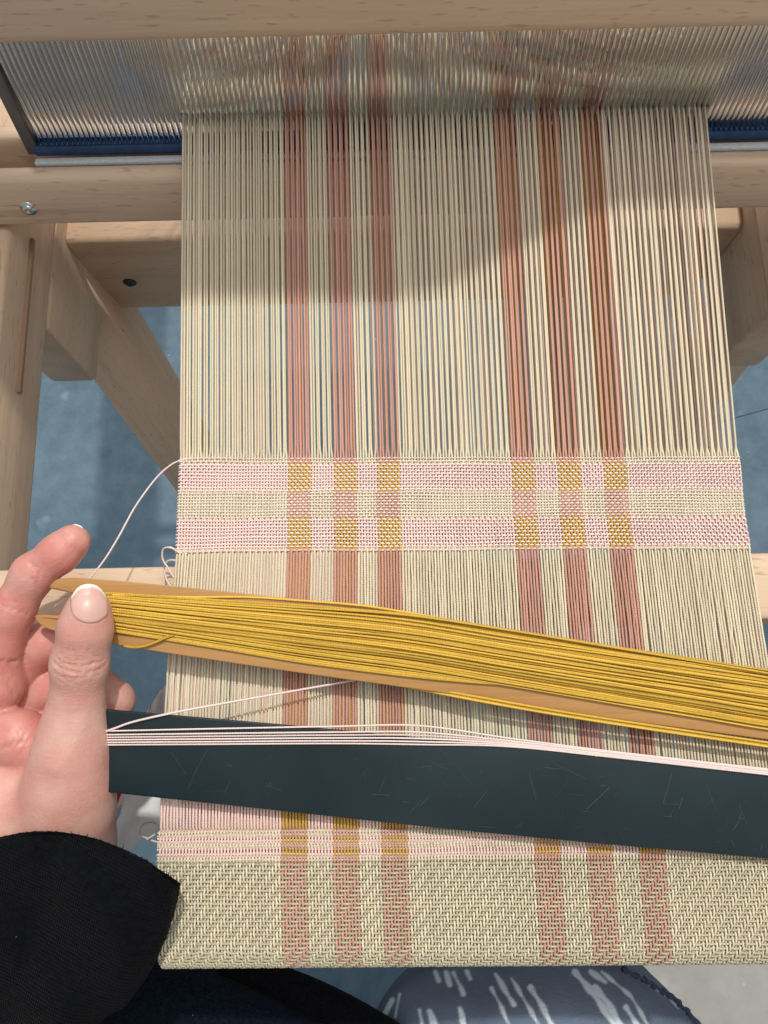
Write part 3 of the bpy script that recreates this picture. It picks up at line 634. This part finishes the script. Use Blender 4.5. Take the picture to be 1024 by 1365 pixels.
def surface_nets(lo, hi, h, fn):
    ax = [np.arange(lo[k], hi[k]+h, h) for k in range(3)]; nx, ny, nz = map(len, ax)
    D = np.empty((nx, ny, nz), np.float32)
    Yg, Zg = np.meshgrid(ax[1], ax[2], indexing='ij')
    for i0 in range(0, nx, 16):
        xs_ = ax[0][i0:i0+16]; P = np.empty((len(xs_), ny, nz, 3)); P[..., 0] = xs_[:, None, None]; P[..., 1] = Yg; P[..., 2] = Zg
        D[i0:i0+16] = fn(P)
    D[0] = np.maximum(D[0], 0.5)
    s = D < 0
    c = [(i, j, k) for i in (0, 1) for j in (0, 1) for k in (0, 1)]
    cnt = sum(s[i:nx-1+i, j:ny-1+j, k:nz-1+k].astype(np.int8) for i, j, k in c)
    mask = (cnt > 0) & (cnt < 8); idx = np.full(mask.shape, -1, np.int32); I = np.argwhere(mask); idx[mask] = np.arange(len(I))
    acc = np.zeros((len(I), 3)); num = np.zeros(len(I))
    for a in range(8):
        for b in range(a+1, 8):
            if sum(abs(c[a][q]-c[b][q]) for q in range(3)) != 1: continue
            ca, cb = np.array(c[a]), np.array(c[b]); da = D[tuple((I+ca).T)]; db = D[tuple((I+cb).T)]
            cr_ = (da < 0) != (db < 0); t = np.where(cr_, da/np.where(cr_, da-db, 1), 0)
            acc += np.where(cr_[:, None], ca + t[:, None]*(cb-ca), 0); num += cr_
    V = (I + acc/num[:, None])*h + np.array([ax[0][0], ax[1][0], ax[2][0]])
    quads = []
    for axn in range(3):
        sl0 = [slice(1, n-1) for n in (nx, ny, nz)]; e0 = list(sl0); e1 = list(sl0)
        e0[axn] = slice(0, (nx, ny, nz)[axn]-1); e1[axn] = slice(1, (nx, ny, nz)[axn])
        A, B = s[tuple(e0)], s[tuple(e1)]; E = np.argwhere(A != B)
        if not len(E): continue
        inside = A[tuple(E.T)]; base = E + np.array([0 if q == axn else 1 for q in range(3)])
        u_, v_ = (axn+1) % 3, (axn+2) % 3; du = np.eye(3, dtype=int)[u_]; dv_ = np.eye(3, dtype=int)[v_]
        q = [idx[tuple((base - a*du - b*dv_).T)] for a, b in ((0, 0), (1, 0), (1, 1), (0, 1))]
        q = np.stack(q, 1); q = np.where(inside[:, None], q, q[:, ::-1]); quads.append(q)
    Q = np.concatenate(quads); Q = Q[(Q >= 0).all(1)]
    return V, Q
HV, HQ = surface_nets(lo, hi, HS, hand_sdf)
# one Catmull-Clark level for finer skin
tmp = bpy.data.objects.new('tmp', mesh_np('tmp', HV/MM, HQ)); COL.objects.link(tmp)
sb = tmp.modifiers.new('s', 'SUBSURF'); sb.levels = 1; sb.render_levels = 1
dg = bpy.context.evaluated_depsgraph_get(); hme = bpy.data.meshes.new_from_object(tmp.evaluated_get(dg)); bpy.data.objects.remove(tmp); hme.name = 'hand'
nv = len(hme.vertices); HV = np.empty(nv*3, np.float32); hme.vertices.foreach_get('co', HV); HV = HV.reshape(-1, 3).astype(float)*MM
HN = np.empty(nv*3, np.float32); hme.vertex_normals.foreach_get('vector', HN); HN = HN.reshape(-1, 3).astype(float)
def trace(px, py, start=0.245):
    v = ray(px, py); d = start
    for _ in range(60):
        e = float(hand_sdf(((CP+v*d)*MM)[None, :])[0])/MM
        d += e*0.8
        if abs(e) < 2e-5: break
    return (CP+v*d)*MM
def polydist(P, poly):
    best = np.full(len(P), 1e9)
    for a, b in zip(poly[:-1], poly[1:]):
        ba = b-a; t = np.clip(((P-a)@ba)/(ba@ba+1e-9), 0, 1); best = np.minimum(best, np.sqrt((((P-a)-t[:, None]*ba)**2).sum(1)))
    return best
disp = np.zeros(nv); crease = np.zeros(nv)
grooves = [  # pixels along the fold, depth mm, half width mm
    ([(80, 872), (92, 866), (108, 864), (126, 866)], 0.16, 0.7), ([(78, 880), (84, 884), (96, 887), (112, 888), (128, 884), (138, 880)], 0.38, 0.7), ([(110, 878), (122, 883), (130, 884)], 0.25, 0.6),
    ([(72, 884), (84, 892), (100, 896.5), (118, 897), (134, 892), (141, 886)], 0.34, 0.8), ([(72, 895), (84, 903), (100, 904), (118, 902), (134, 899)], 0.20, 0.8), ([(84, 908), (100, 911), (120, 909), (134, 906)], 0.13, 0.8), ([(98, 868), (101, 880), (100, 890)], 0.14, 0.6),
    ([(88, 900), (98, 906), (108, 905)], 0.16, 0.45), ([(112, 892), (124, 891), (136, 894)], 0.18, 0.45), ([(76, 889), (82, 896), (86, 905)], 0.2, 0.5), ([(116, 868), (126, 875), (138, 876)], 0.16, 0.45), ([(88, 878), (96, 882), (104, 880)], 0.18, 0.45), ([(78, 908), (90, 914)], 0.14, 0.5), ([(108, 914), (128, 912), (136, 908)], 0.1, 0.45),
    ([(92, 862), (110, 859), (126, 862)], 0.10, 0.7), ([(86, 916), (104, 918), (124, 916)], 0.08, 0.8),
    ([(44, 988), (32, 989), (18, 992), (0, 999)], 0.38, 1.2), ([(40, 993), (28, 1004), (12, 1022), (0, 1036)], 0.13, 1.1), ([(40, 1004), (36, 1012), (30, 1024), (14, 1036)], 0.10, 1.3), ([(40, 982), (20, 976), (0, 975)], 0.12, 1.4),
    ([(40, 750), (50, 757), (56, 770)], 0.45, 1.0), ([(34, 768), (46, 774), (53, 786)], 0.18, 0.9), ([(0, 806), (18, 812), (36, 819)], 0.30, 1.0), ([(0, 800), (20, 803)], 0.2, 0.9),
    ([(-2, 880), (10, 883), (22, 882)], 0.45, 1.0), ([(4, 900), (14, 915), (18, 930)], 0.18, 1.0), ([(14, 896), (24, 912), (26, 930)], 0.14, 0.9),
    ([(96, 738), (82, 752), (66, 762)], 0.10, 1.0)]
ridges = [([(112, 960), (104, 985), (92, 1008), (76, 1028)], -0.35, 3.0), ([(76, 978), (72, 1000), (66, 1020)], -0.25, 2.6), ([(74, 890), (84, 898), (98, 901)], -0.2, 1.1)]
for poly, dep_, w_ in grooves + ridges:
    pl_ = [trace(x, y) for x, y in poly]; d_ = polydist(HV, pl_); g_ = np.exp(-(d_/w_)**2)*(np.clip(0.62 + 0.3*np.sin(HV[:, 0]*1.15+HV[:, 1]*0.4+len(poly)) + 0.28*np.sin(HV[:, 0]*2.7-HV[:, 1]*1.3), 0.12, 1.2) if dep_ > 0 else 1); disp -= (1.35 if dep_ > 0 else 1)*dep_*g_
    if dep_ > 0: crease += np.clip(dep_*2.2, 0, 1)*np.exp(-(d_/(w_*1.3))**2)
# nail bed dip
nailp = [(94.5, 816), (99, 826), (108, 829.5), (119, 830.5), (130, 830), (137, 827.5), (142, 812)]
pl_ = [trace(x, y) for x, y in nailp]; d_ = polydist(HV, pl_); disp += 0.06*np.exp(-((d_-0.8)/0.7)**2)
HV2 = HV + HN*disp[:, None]
hme.vertices.foreach_set('co', (HV2/MM).astype(np.float32).ravel()); hme.update()
# natural colour of the skin: redder finger tips, joints and folds
pp = proj(HV/MM)
def blob(px, py, d, rad): return np.exp(-(((HV - at(px, py, d/1000)*MM)**2).sum(1))/rad**2)
red = 1.0*blob(98, 722, 287, 14) + 0.75*blob(50, 765, 288, 18) + 0.75*blob(10, 830, 290, 20) + 0.7*blob(8, 890, 296, 18) + 0.8*blob(50, 860, 302, 22) + 0.7*blob(60, 925, 308, 18) + 0.45*blob(25, 965, 290, 14) \
    + 0.45*blob(86, 832, 262, 9) + 0.45*blob(100, 930, 268, 7) + 0.35*blob(108, 880, 263, 9) + 0.3*blob(120, 1020, 275, 14) + 0.25*blob(60, 1070, 278, 18) + 0.4*blob(150, 930, 304, 12) + 0.35*blob(20, 1020, 280, 26) + 0.5*blob(140, 825, 268, 7)
ff = np.clip(red, 0, 1); fc = np.clip(crease, 0, 1)
base = np.array([0.63, 0.385, 0.315]); rd = np.array([0.61, 0.225, 0.195]); cc = np.array([0.50, 0.22, 0.17])
colr = base*(1-ff[:, None]) + rd*ff[:, None]; colr = colr*(1-0.35*fc[:, None]) + cc*0.35*fc[:, None]
wm = np.clip(1.0*blob(106, 888, 266, 9.5) + 0.5*blob(104, 925, 269, 8) + 0.45*blob(45, 765, 282, 9) + 0.4*blob(8, 830, 283, 10) + 0.5*blob(8, 905, 290, 10), 0, 1)
ca = hme.color_attributes.new('wrinkle', 'FLOAT_COLOR', 'POINT'); ca.data.foreach_set('color', np.repeat(wm[:, None], 4, 1).astype(np.float32).ravel())
ca = hme.color_attributes.new('skin', 'FLOAT_COLOR', 'POINT'); ca.data.foreach_set('color', np.concatenate([colr, np.ones((nv, 1))], 1).astype(np.float32).ravel())
def skin_mat():
    m = NT('skin'); at_ = m.n('ShaderNodeVertexColor', layer_name='skin'); tc = m.n('ShaderNodeTexCoord')
    a = m.n('ShaderNodeTexNoise', Scale=260.0, Detail=4.0, Roughness=0.65); b = m.n('ShaderNodeTexVoronoi', Scale=1100.0); c = m.n('ShaderNodeTexNoise', Scale=2200.0, Detail=2.0)
    mp = m.n('ShaderNodeMapping', Scale=(1.0, 0.55, 1.0)); m.l(tc.outputs['Object'], mp.inputs['Vector'])
    m.l(tc.outputs['Object'], a.inputs['Vector']); m.l(mp.outputs[0], b.inputs['Vector']); m.l(tc.outputs['Object'], c.inputs['Vector'])
    col = m.mix(m.ramp(a.outputs[0], [(0.35, (0, 0, 0)), (0.7, (0.30, 0.30, 0.30))]), at_.outputs['Color'], (0.60, 0.29, 0.22))
    m.l(col, m.b.inputs['Base Color'])
    m.b.inputs['Subsurface Weight'].default_value = 0.22; m.b.inputs['Subsurface Radius'].default_value = (1.0, 0.35, 0.18); m.b.inputs['Subsurface Scale'].default_value = 0.0022
    m.set(Roughness=0.40); m.b.inputs['Specular IOR Level'].default_value = 0.35
    mw = m.n('ShaderNodeMapping', Rotation=(0, 0, 0.15), Scale=(0.35, 1.5, 0.8)); m.l(tc.outputs['Object'], mw.inputs['Vector']); wr = m.n('ShaderNodeTexNoise', Scale=1300.0, Detail=2.0, Roughness=0.6, Distortion=0.4); m.l(mw.outputs[0], wr.inputs['Vector'])
    bl = m.n('ShaderNodeTexNoise', Scale=95.0, Detail=3.0); m.l(tc.outputs['Object'], bl.inputs['Vector'])
    fn = m.n('ShaderNodeTexNoise', Scale=620.0, Detail=3.0, Roughness=0.7); m.l(mw.outputs[0], fn.inputs['Vector']); col = m.mix(m.ramp(fn.outputs[0], [(0.40, (0, 0, 0)), (0.70, (0.34, 0.34, 0.34))]), col, (0.52, 0.235, 0.185))
    col = m.mix(m.ramp(bl.outputs[0], [(0.42, (0, 0, 0)), (0.72, (0.38, 0.38, 0.38))]), col, (0.70, 0.50, 0.42)); m.l(col, m.b.inputs['Base Color'])
    m.bump(m.math('ADD', m.math('MULTIPLY', wr.outputs[0], m.math('ADD', m.math('MULTIPLY', m.n('ShaderNodeVertexColor', layer_name='wrinkle').outputs['Color'], 2.6), 0.75)), m.math('ADD', m.math('MULTIPLY', b.outputs['Distance'], 0.5), m.math('MULTIPLY', a.outputs[0], 0.35))), 0.32, 0.0004)
    return m.m
SKIN = skin_mat()
person = thing('person', 'weaver in a black jumper and streaked denim holding both shuttles in one hand', 'person', (-0.12, -0.40, ZF))
ho = link('hand', hme, SKIN); adopt(ho, person)
# nails
def nail(name, outline_fn, nu, nv_, ulim):
    """a curved plate that follows the finger up to ulim and runs straight on to its free edge"""
    G = np.zeros((nu+1, nv_+1, 3)); us = np.linspace(0, 1, nu+1); last = 0
    for a in range(nu+1):
        for b in range(nv_+1):
            px, py, h = outline_fn(us[a], b/nv_)
            if us[a] <= ulim:
                p = trace(px, py); e = 0.15; last = a
                g_ = np.array([float(hand_sdf((p+e*np.eye(3)[k])[None])[0] - hand_sdf((p-e*np.eye(3)[k])[None])[0]) for k in range(3)]); G[a, b] = p + unit(g_)*h
            else:
                ref = G[last, b]; d_ = float((ref/MM-CP)@cf)
                d_ = d_ + (us[a]-us[last])*0.0030; G[a, b] = at(px, py, d_)*MM
    G[:, :] = G; w = nv_+1
    F = [[a*w+b, a*w+b+1, (a+1)*w+b+1, (a+1)*w+b] for a in range(nu) for b in range(nv_)]
    return mesh_np(name, G.reshape(-1, 3)/MM, F)
def thumb_nail(u_, v_):
    # u 0..1 from cuticle to free edge, v across
    s_ = 2*v_-1
    cut = 830.5 - 13.5*abs(s_)**2.6; tip = 778.5 + 19*abs(s_)**2.6
    py = cut + (tip-cut)*u_
    xc = 118.5 - 1.5*u_ + 1.5; half = 23.6 + 1.2*math.sin(math.pi*u_*0.9)
    rim = min(1, (1-abs(s_))/0.12)*min(1, u_/0.08 + 0.1)
    return xc + half*s_, py, -0.12 + 0.60*rim
nm_ = nail('thumb_nail', thumb_nail, 26, 22, 0.70)
nn_ = 27*23; uu = np.repeat(np.linspace(0, 1, 27), 23); vv = np.tile(np.linspace(-1, 1, 23), 27)
edge = np.clip((uu - (0.90 - 0.10*vv**4))/0.03, 0, 1); lun = np.clip(1-(uu/0.10), 0, 1)*np.clip(1-abs(vv)*1.1, 0, 1)
nc = np.array([0.66, 0.40, 0.35])[None]*(1-edge[:, None]) + np.array([0.80, 0.735, 0.665])[None]*edge[:, None]; nc = nc*(1-0.35*lun[:, None]) + np.array([0.8, 0.62, 0.57])*0.35*lun[:, None]
ca = nm_.color_attributes.new('skin', 'FLOAT_COLOR', 'POINT'); ca.data.foreach_set('color', np.concatenate([nc, np.ones((nn_, 1))], 1).astype(np.float32).ravel())
m = NT('nail'); m.l(m.n('ShaderNodeVertexColor', layer_name='skin').outputs['Color'], m.b.inputs['Base Color']); m.set(Roughness=0.36); m.b.inputs['Subsurface Weight'].default_value = 0.1; m.b.inputs['Subsurface Scale'].default_value = 0.001
tc = m.n('ShaderNodeTexCoord'); mp = m.n('ShaderNodeMapping', Scale=(1, 0.06, 0.3)); x = m.n('ShaderNodeTexNoise', Scale=900.0, Detail=1.0); m.l(tc.outputs['Object'], mp.inputs['Vector']); m.l(mp.outputs[0], x.inputs['Vector']); m.bump(x.outputs[0], 0.12, 0.0003)
NAIL = m.m
no_ = link('nail', nm_, NAIL); adopt(no_, person); so = no_.modifiers.new('solid', 'SOLIDIFY'); so.thickness = 0.0004; so.offset = 0
# index nail: a thin white rim seen edge-on behind the finger tip
P0 = at(92, 705, 0.2875); rimpts = [at(90, 706.5, 0.2880), at(95, 701.5, 0.2875), at(101, 699.8, 0.2870), at(107, 702, 0.2868), at(110, 705, 0.2868)]
o = tube_obj('nail', smooth_path(rimpts, 20), 0.00038, plain('nail_rim', (0.8, 0.74, 0.68), 0.35), None, n=8, ref=(0, 0, 1)); adopt(o, person)

# ------------------------------------------------------------------ clothes
def knit(name, col, bumpd=0.0012, sc=420.0):
    m = NT(name); tc = m.n('ShaderNodeTexCoord')
    mp = m.n('ShaderNodeMapping', Rotation=(0, 0, 0.35), Scale=(1.0, 1.0, 1.0)); m.l(tc.outputs['Object'], mp.inputs['Vector'])
    w1 = m.n('ShaderNodeTexWave', Scale=sc*0.8, Distortion=1.5, bands_direction='X'); w2 = m.n('ShaderNodeTexWave', Scale=sc*0.55, Distortion=1.5, bands_direction='Y')
    m.l(mp.outputs[0], w1.inputs['Vector']); m.l(mp.outputs[0], w2.inputs['Vector'])
    n_ = m.n('ShaderNodeTexNoise', Scale=500.0, Detail=4.0); m.l(tc.outputs['Object'], n_.inputs['Vector'])
    h = m.math('ADD', m.math('MULTIPLY', w1.outputs['Fac'], w2.outputs['Fac']), m.math('MULTIPLY', n_.outputs[0], 0.8))
    lint = m.n('ShaderNodeTexVoronoi', Scale=55.0); m.l(tc.outputs['Object'], lint.inputs['Vector'])
    c_ = m.ramp(n_.outputs[0], [(0.3, tuple(0.5*q for q in col)), (0.75, tuple(1.5*q for q in col))])
    c_ = m.mix(m.math('LESS_THAN', lint.outputs['Distance'], 0.018), c_, (0.10, 0.11, 0.13)); m.l(c_, m.b.inputs['Base Color'])
    m.set(Roughness=0.95); m.b.inputs['Specular IOR Level'].default_value = 0.1; m.b.inputs['Sheen Weight'].default_value = 0.015; m.b.inputs['Sheen Roughness'].default_value = 0.4
    m.bump(h, 0.6, bumpd); return m.m
BLACKK = knit('black_knit', (0.003, 0.0034, 0.005)); NAVY = knit('navy_knit', (0.005, 0.009, 0.018))
def loft(name, rings, nphi, mat, parent, fuzz=0.0, pw=1.0, tilt=0.0, back=1.0, fold=0.0):
    """rings: (left px, right px, depth, depth half axis, fold height) -> closed tube"""
    V = []; n = len(rings)
    for k, (L, R, d, b, vo) in enumerate(rings):
        for q in range(nphi):
            a = 2*math.pi*q/nphi; c_, s_ = math.cos(a), math.sin(a); w = (1+c_)/2
            px = L[0]+(R[0]-L[0])*w; py = L[1]+(R[1]-L[1])*w + vo*max(0, s_)**2
            V.append(at(px, py, d + tilt*max(0, w-0.45) + fold*math.sin(5*a+0.21*k) - (b if s_ > 0 else b*back)*math.copysign(abs(s_)**pw, s_)))
    V = np.array(V); i = np.arange(n-1)[:, None]*nphi; j = np.arange(nphi)[None, :]; j2 = (j+1) % nphi
    Q = np.stack([i+j, i+nphi+j, i+nphi+j2, i+j2], -1).reshape(-1, 4)
    if fuzz: V = V + rng.normal(0, fuzz, V.shape)
    o = link(name, mesh_np(name, V, Q), mat); adopt(o, parent); return o
def dense(rings, m_=8):
    arr = [np.array([*L, *R, d, b, vo], float) for L, R, d, b, vo in rings]; sp_ = smooth_path(np.array(arr), m_*(len(arr)))
    return [((r[0], r[1]), (r[2], r[3]), r[4], r[5], r[6]) for r in sp_]
slv = [((-60, 1152), (236, 1179), 0.290, 0.0235, -46), ((-68, 1145), (239, 1179), 0.289, 0.0270, -51), ((-70, 1146), (240.5, 1181), 0.289, 0.0285, -50), ((-76, 1165), (236, 1203), 0.291, 0.031, -42), ((-80, 1210), (224, 1244), 0.295, 0.033, -25), ((-90, 1262), (202, 1292), 0.300, 0.035, -12), ((-110, 1320), (168, 1340), 0.305, 0.036, 0), ((-140, 1400), (110, 1400), 0.312, 0.038, 0), ((-330, 1720), (-40, 1720), 0.325, 0.043, 0), ((-560, 2100), (-240, 2100), 0.34, 0.047, 0)]
sleeve = loft('sleeve', dense(slv, 12), 96, BLACKK, person, fuzz=0.00012, pw=0.55, tilt=-0.044, back=0.5, fold=0.0016)
# wool fuzz on the cuff rim
sv = np.array([v.co[:] for v in sleeve.data.vertices]); parts = []
for _ in range(1100):
    b_ = sv[rng.integers(0, 96*26)]; d_ = unit(rng.normal(0, 1, 3) + np.array([0.1, 0.4, 0.6])); L_ = rng.uniform(0.0004, 0.0011)
    k_ = unit(rng.normal(0, 1, 3)); parts.append(tube([b_-d_*0.0003, b_+d_*L_*0.6, b_+d_*L_+k_*L_*0.4], 0.00007, 3, (0.3, 0.5, 0.8)))
V, Q, U = joined(parts); o = link('fuzz', mesh_np('fuzz', V, Q, U), BLACKK); o['kind'] = 'stuff'; adopt(o, sleeve); o.matrix_world = Matrix.Translation((0, 0, 0)); o.parent = person; o.matrix_parent_inverse = Matrix.Translation(person.location).inverted()
# navy garment over the near lap, with its black hem band
gar = [((150, 1262), (300, 1285), 0.445, 0.02, -8), ((60, 1300), (330, 1303), 0.44, 0.05, -6), ((20, 1330), (410, 1335), 0.44, 0.06, -4), ((-20, 1365), (480, 1368), 0.445, 0.07, -2), ((-60, 1420), (580, 1425), 0.45, 0.07, 0), ((-200, 1750), (640, 1750), 0.43, 0.09, 0), ((-300, 2250), (680, 2250), 0.40, 0.10, 0)]
loft('jumper', dense(gar, 8), 80, NAVY, person)
hem = [at(300, 1286, 0.415), at(350, 1303, 0.412), at(420, 1330, 0.41), at(490, 1366, 0.41), at(560, 1410, 0.41)]
hp = smooth_path(hem, 40); V, Q, U = tube(hp, 0.0085, 14); o = link('hem_band', mesh_np('hem_band', V, Q, U), BLACKK); adopt(o, person)

# streaked denim knee
def denim_mat():
    m = NT('streaked_denim'); va = m.n('ShaderNodeVertexColor', layer_name='streak'); tc = m.n('ShaderNodeTexCoord')
    mp = m.n('ShaderNodeMapping', Rotation=(0, 0, 0.6), Scale=(0.12, 1.0, 0.5)); m.l(tc.outputs['Object'], mp.inputs['Vector']); w = m.n('ShaderNodeTexNoise', Scale=1100.0, Detail=1.0); m.l(mp.outputs[0], w.inputs['Vector'])
    a = m.n('ShaderNodeTexNoise', Scale=30.0, Detail=5.0); b = m.n('ShaderNodeTexNoise', Scale=600.0, Detail=3.0); m.l(tc.outputs['Object'], a.inputs['Vector']); m.l(tc.outputs['Object'], b.inputs['Vector'])
    col = m.ramp(a.outputs[0], [(0.3, (0.10, 0.135, 0.20)), (0.7, (0.17, 0.225, 0.315))]); col = m.mix(m.math('MULTIPLY', w.outputs[0], 0.7), col, (0.085, 0.11, 0.155))
    f = m.math('MULTIPLY', va.outputs['Color'], m.math('ADD', m.math('MULTIPLY', b.outputs[0], 0.7), 0.55))
    f = m.math('MINIMUM', f, 0.85); col = m.mix(f, col, (0.72, 0.83, 0.92)); m.l(col, m.b.inputs['Base Color'])
    m.set(Roughness=0.85); m.bump(m.math('ADD', w.outputs[0], b.outputs[0]), 0.5, 0.0006); return m.m
DENIM = denim_mat()
DK = 0.46
kn = [((640, 1262), (760, 1262), DK+0.03, 0.01, -2), ((560, 1282), (838, 1276), DK+0.02, 0.03, -6), ((528, 1306), (872, 1302), DK+0.01, 0.05, -8), ((505, 1340), (908, 1338), DK, 0.065, -6), ((492, 1380), (945, 1376), DK, 0.075, -4), ((480, 1440), (985, 1440), DK, 0.08, 0), ((470, 1760), (1120, 1760), DK-0.03, 0.095, 0), ((440, 2250), (1300, 2250), DK-0.06, 0.10, 0)]
tro = loft('trouser_leg', dense(kn, 40), 520, DENIM, person)
tv = np.array([v.co[:] for v in tro.data.vertices]); tp_ = proj(tv); Z = lambda x, y: (480 + x/1.882, 1280 + y/1.882)
strokes = [[(190, 30), (196, 50)], [(215, 30), (226, 62)], [(235, 32), (260, 85)], [(270, 30), (276, 46)], [(340, 35), (385, 110)], [(330, 70), (352, 112), (375, 165)], [(380, 45), (430, 130), (450, 165)], [(428, 68), (460, 120), (482, 165)],
           [(540, 30), (590, 90), (640, 165)], [(578, 28), (616, 55)], [(606, 28), (680, 90), (724, 165)], [(588, 68), (620, 105), (655, 165)], [(668, 118), (696, 165)], [(100, 85), (88, 142)], [(80, 100), (48, 165)], [(150, 125), (156, 170)], [(174, 128), (188, 168)], [(700, 40), (760, 84), (800, 120)], [(50, 140), (30, 170)], [(250, 120), (262, 168)]]
sm = np.zeros(len(tv)); frontm = tp_[:, 2] < DK + 0.02
for st in strokes:
    d_ = np.full(len(tv), 1e9); P_ = tp_[:, :2]; pts = [np.array(Z(*q)) for q in st]
    for a, b in zip(pts[:-1], pts[1:]):
        ba = b-a; t = np.clip(((P_-a)@ba)/(ba@ba), 0, 1); d_ = np.minimum(d_, np.sqrt((((P_-a)-t[:, None]*ba)**2).sum(1)))
    w = (3.2 + 2.6*rng.random()) if st[0][0] < 690 else 1.8
    d_ = d_ + rng.normal(0, 0.2, len(tv)); sm = np.maximum(sm, np.clip((w + 1.0*np.sin(P_[:, 0]*0.17 + P_[:, 1]*0.11 + st[0][0]) - d_)/3.0, 0, 1))
sm *= frontm
ca = tro.data.color_attributes.new('streak', 'FLOAT_COLOR', 'POINT'); ca.data.foreach_set('color', np.repeat(sm[:, None], 4, 1).astype(np.float32).ravel())
sp_ = smooth_path([at(*Z(660, 20), 0.412), at(*Z(730, 60), 0.418), at(*Z(790, 98), 0.425), at(*Z(850, 160), 0.433)], 60)
sp_ += rng.normal(0, 0.0004, sp_.shape); o = tube_obj('seam', sp_, 0.0012*(1+0.35*np.sin(np.arange(len(sp_))*0.9)), plain('navy_seam', (0.03, 0.045, 0.08), 0.9, 0, 400), None, n=7); adopt(o, person)

# ------------------------------------------------------------------ white cloth and red tag below the selvedge
def sheet(name, grid, mat, parent=None, wob=0.002, m_=16):
    G = np.array([[at(*p) for p in row] for row in grid]); a = np.array([smooth_path(r, m_) for r in G]); b = np.array([smooth_path(a[:, k], m_) for k in range(a.shape[1])]).transpose(1, 0, 2)
    nu, nv2 = b.shape[:2]; uu_, vv_ = np.meshgrid(np.linspace(0, 1, nu), np.linspace(0, 1, nv2), indexing='ij')
    b = b + (wob*(np.sin(9*uu_+5*vv_) + 0.6*np.sin(17*vv_-6*uu_) + 0.35*np.sin(31*uu_+22*vv_)))[..., None]*np.array([0.3, 0.3, 0.9])
    i, j = np.meshgrid(np.arange(nu-1), np.arange(nv2-1), indexing='ij'); Q = np.stack([i*nv2+j, (i+1)*nv2+j, (i+1)*nv2+j+1, i*nv2+j+1], -1).reshape(-1, 4)
    o = link(name, mesh_np(name, b.reshape(-1, 3), Q), mat, parent); s_ = o.modifiers.new('s', 'SOLIDIFY'); s_.thickness = 0.0008; return o
m = NT('white_muslin'); tc = m.n('ShaderNodeTexCoord'); x = m.n('ShaderNodeTexNoise', Scale=60.0, Detail=4.0); m.l(tc.outputs['Object'], x.inputs['Vector'])
m.l(m.ramp(x.outputs[0], [(0.3, (0.74, 0.76, 0.78)), (0.7, (0.88, 0.89, 0.90))]), m.b.inputs['Base Color']); m.set(Roughness=0.9); m.b.inputs['Subsurface Weight'].default_value = 0.0; m.bump(x.outputs[0], 0.5, 0.002)
rag = sheet('white_rag', [[(196, 948, 0.40), (212, 925, 0.395), (232, 895, 0.39)], [(178, 1000, 0.40), (205, 990, 0.395), (240, 980, 0.39)], [(160, 1085, 0.40), (196, 1066, 0.385), (240, 1050, 0.39)], [(140, 1112, 0.40), (185, 1100, 0.38), (236, 1100, 0.39)], [(128, 1150, 0.40), (166, 1140, 0.39), (200, 1112, 0.395)]], m.m)
rag['label'] = 'crumpled white rag hanging under the left edge of the cloth'; rag['category'] = 'rag'
tag_ = thing('paper_tag', 'small red paper tag with white edge beside the hand and black shuttle', 'tag', tuple(at(156, 1066, 0.375)))
def quad(name, px, mat):
    F = np.array([at(*p) for p in px]); B = F - np.array([0, 0, 0.0006]); n = len(F)
    o = link(name, mesh_np(name, np.vstack([F, B]), [list(range(n))[::-1], list(range(n, 2*n))] + [[k, (k+1) % n, n+(k+1) % n, n+k] for k in range(n)], smooth=False), mat); adopt(o, tag_); return o
quad('red_panel', [(140, 1040, 0.375), (166, 1045, 0.375), (160, 1062, 0.375), (152, 1084, 0.375), (138, 1090, 0.375)], plain('red_print', (0.42, 0.012, 0.03), 0.5))
quad('white_edge', [(166.3, 1045, 0.3752), (171, 1046, 0.3752), (165, 1061, 0.3752), (156, 1078, 0.3752), (152.3, 1084, 0.3752), (160.3, 1062, 0.3752)], plain('white_card', (0.75, 0.74, 0.74), 0.7))
bpy.context.view_layer.update()
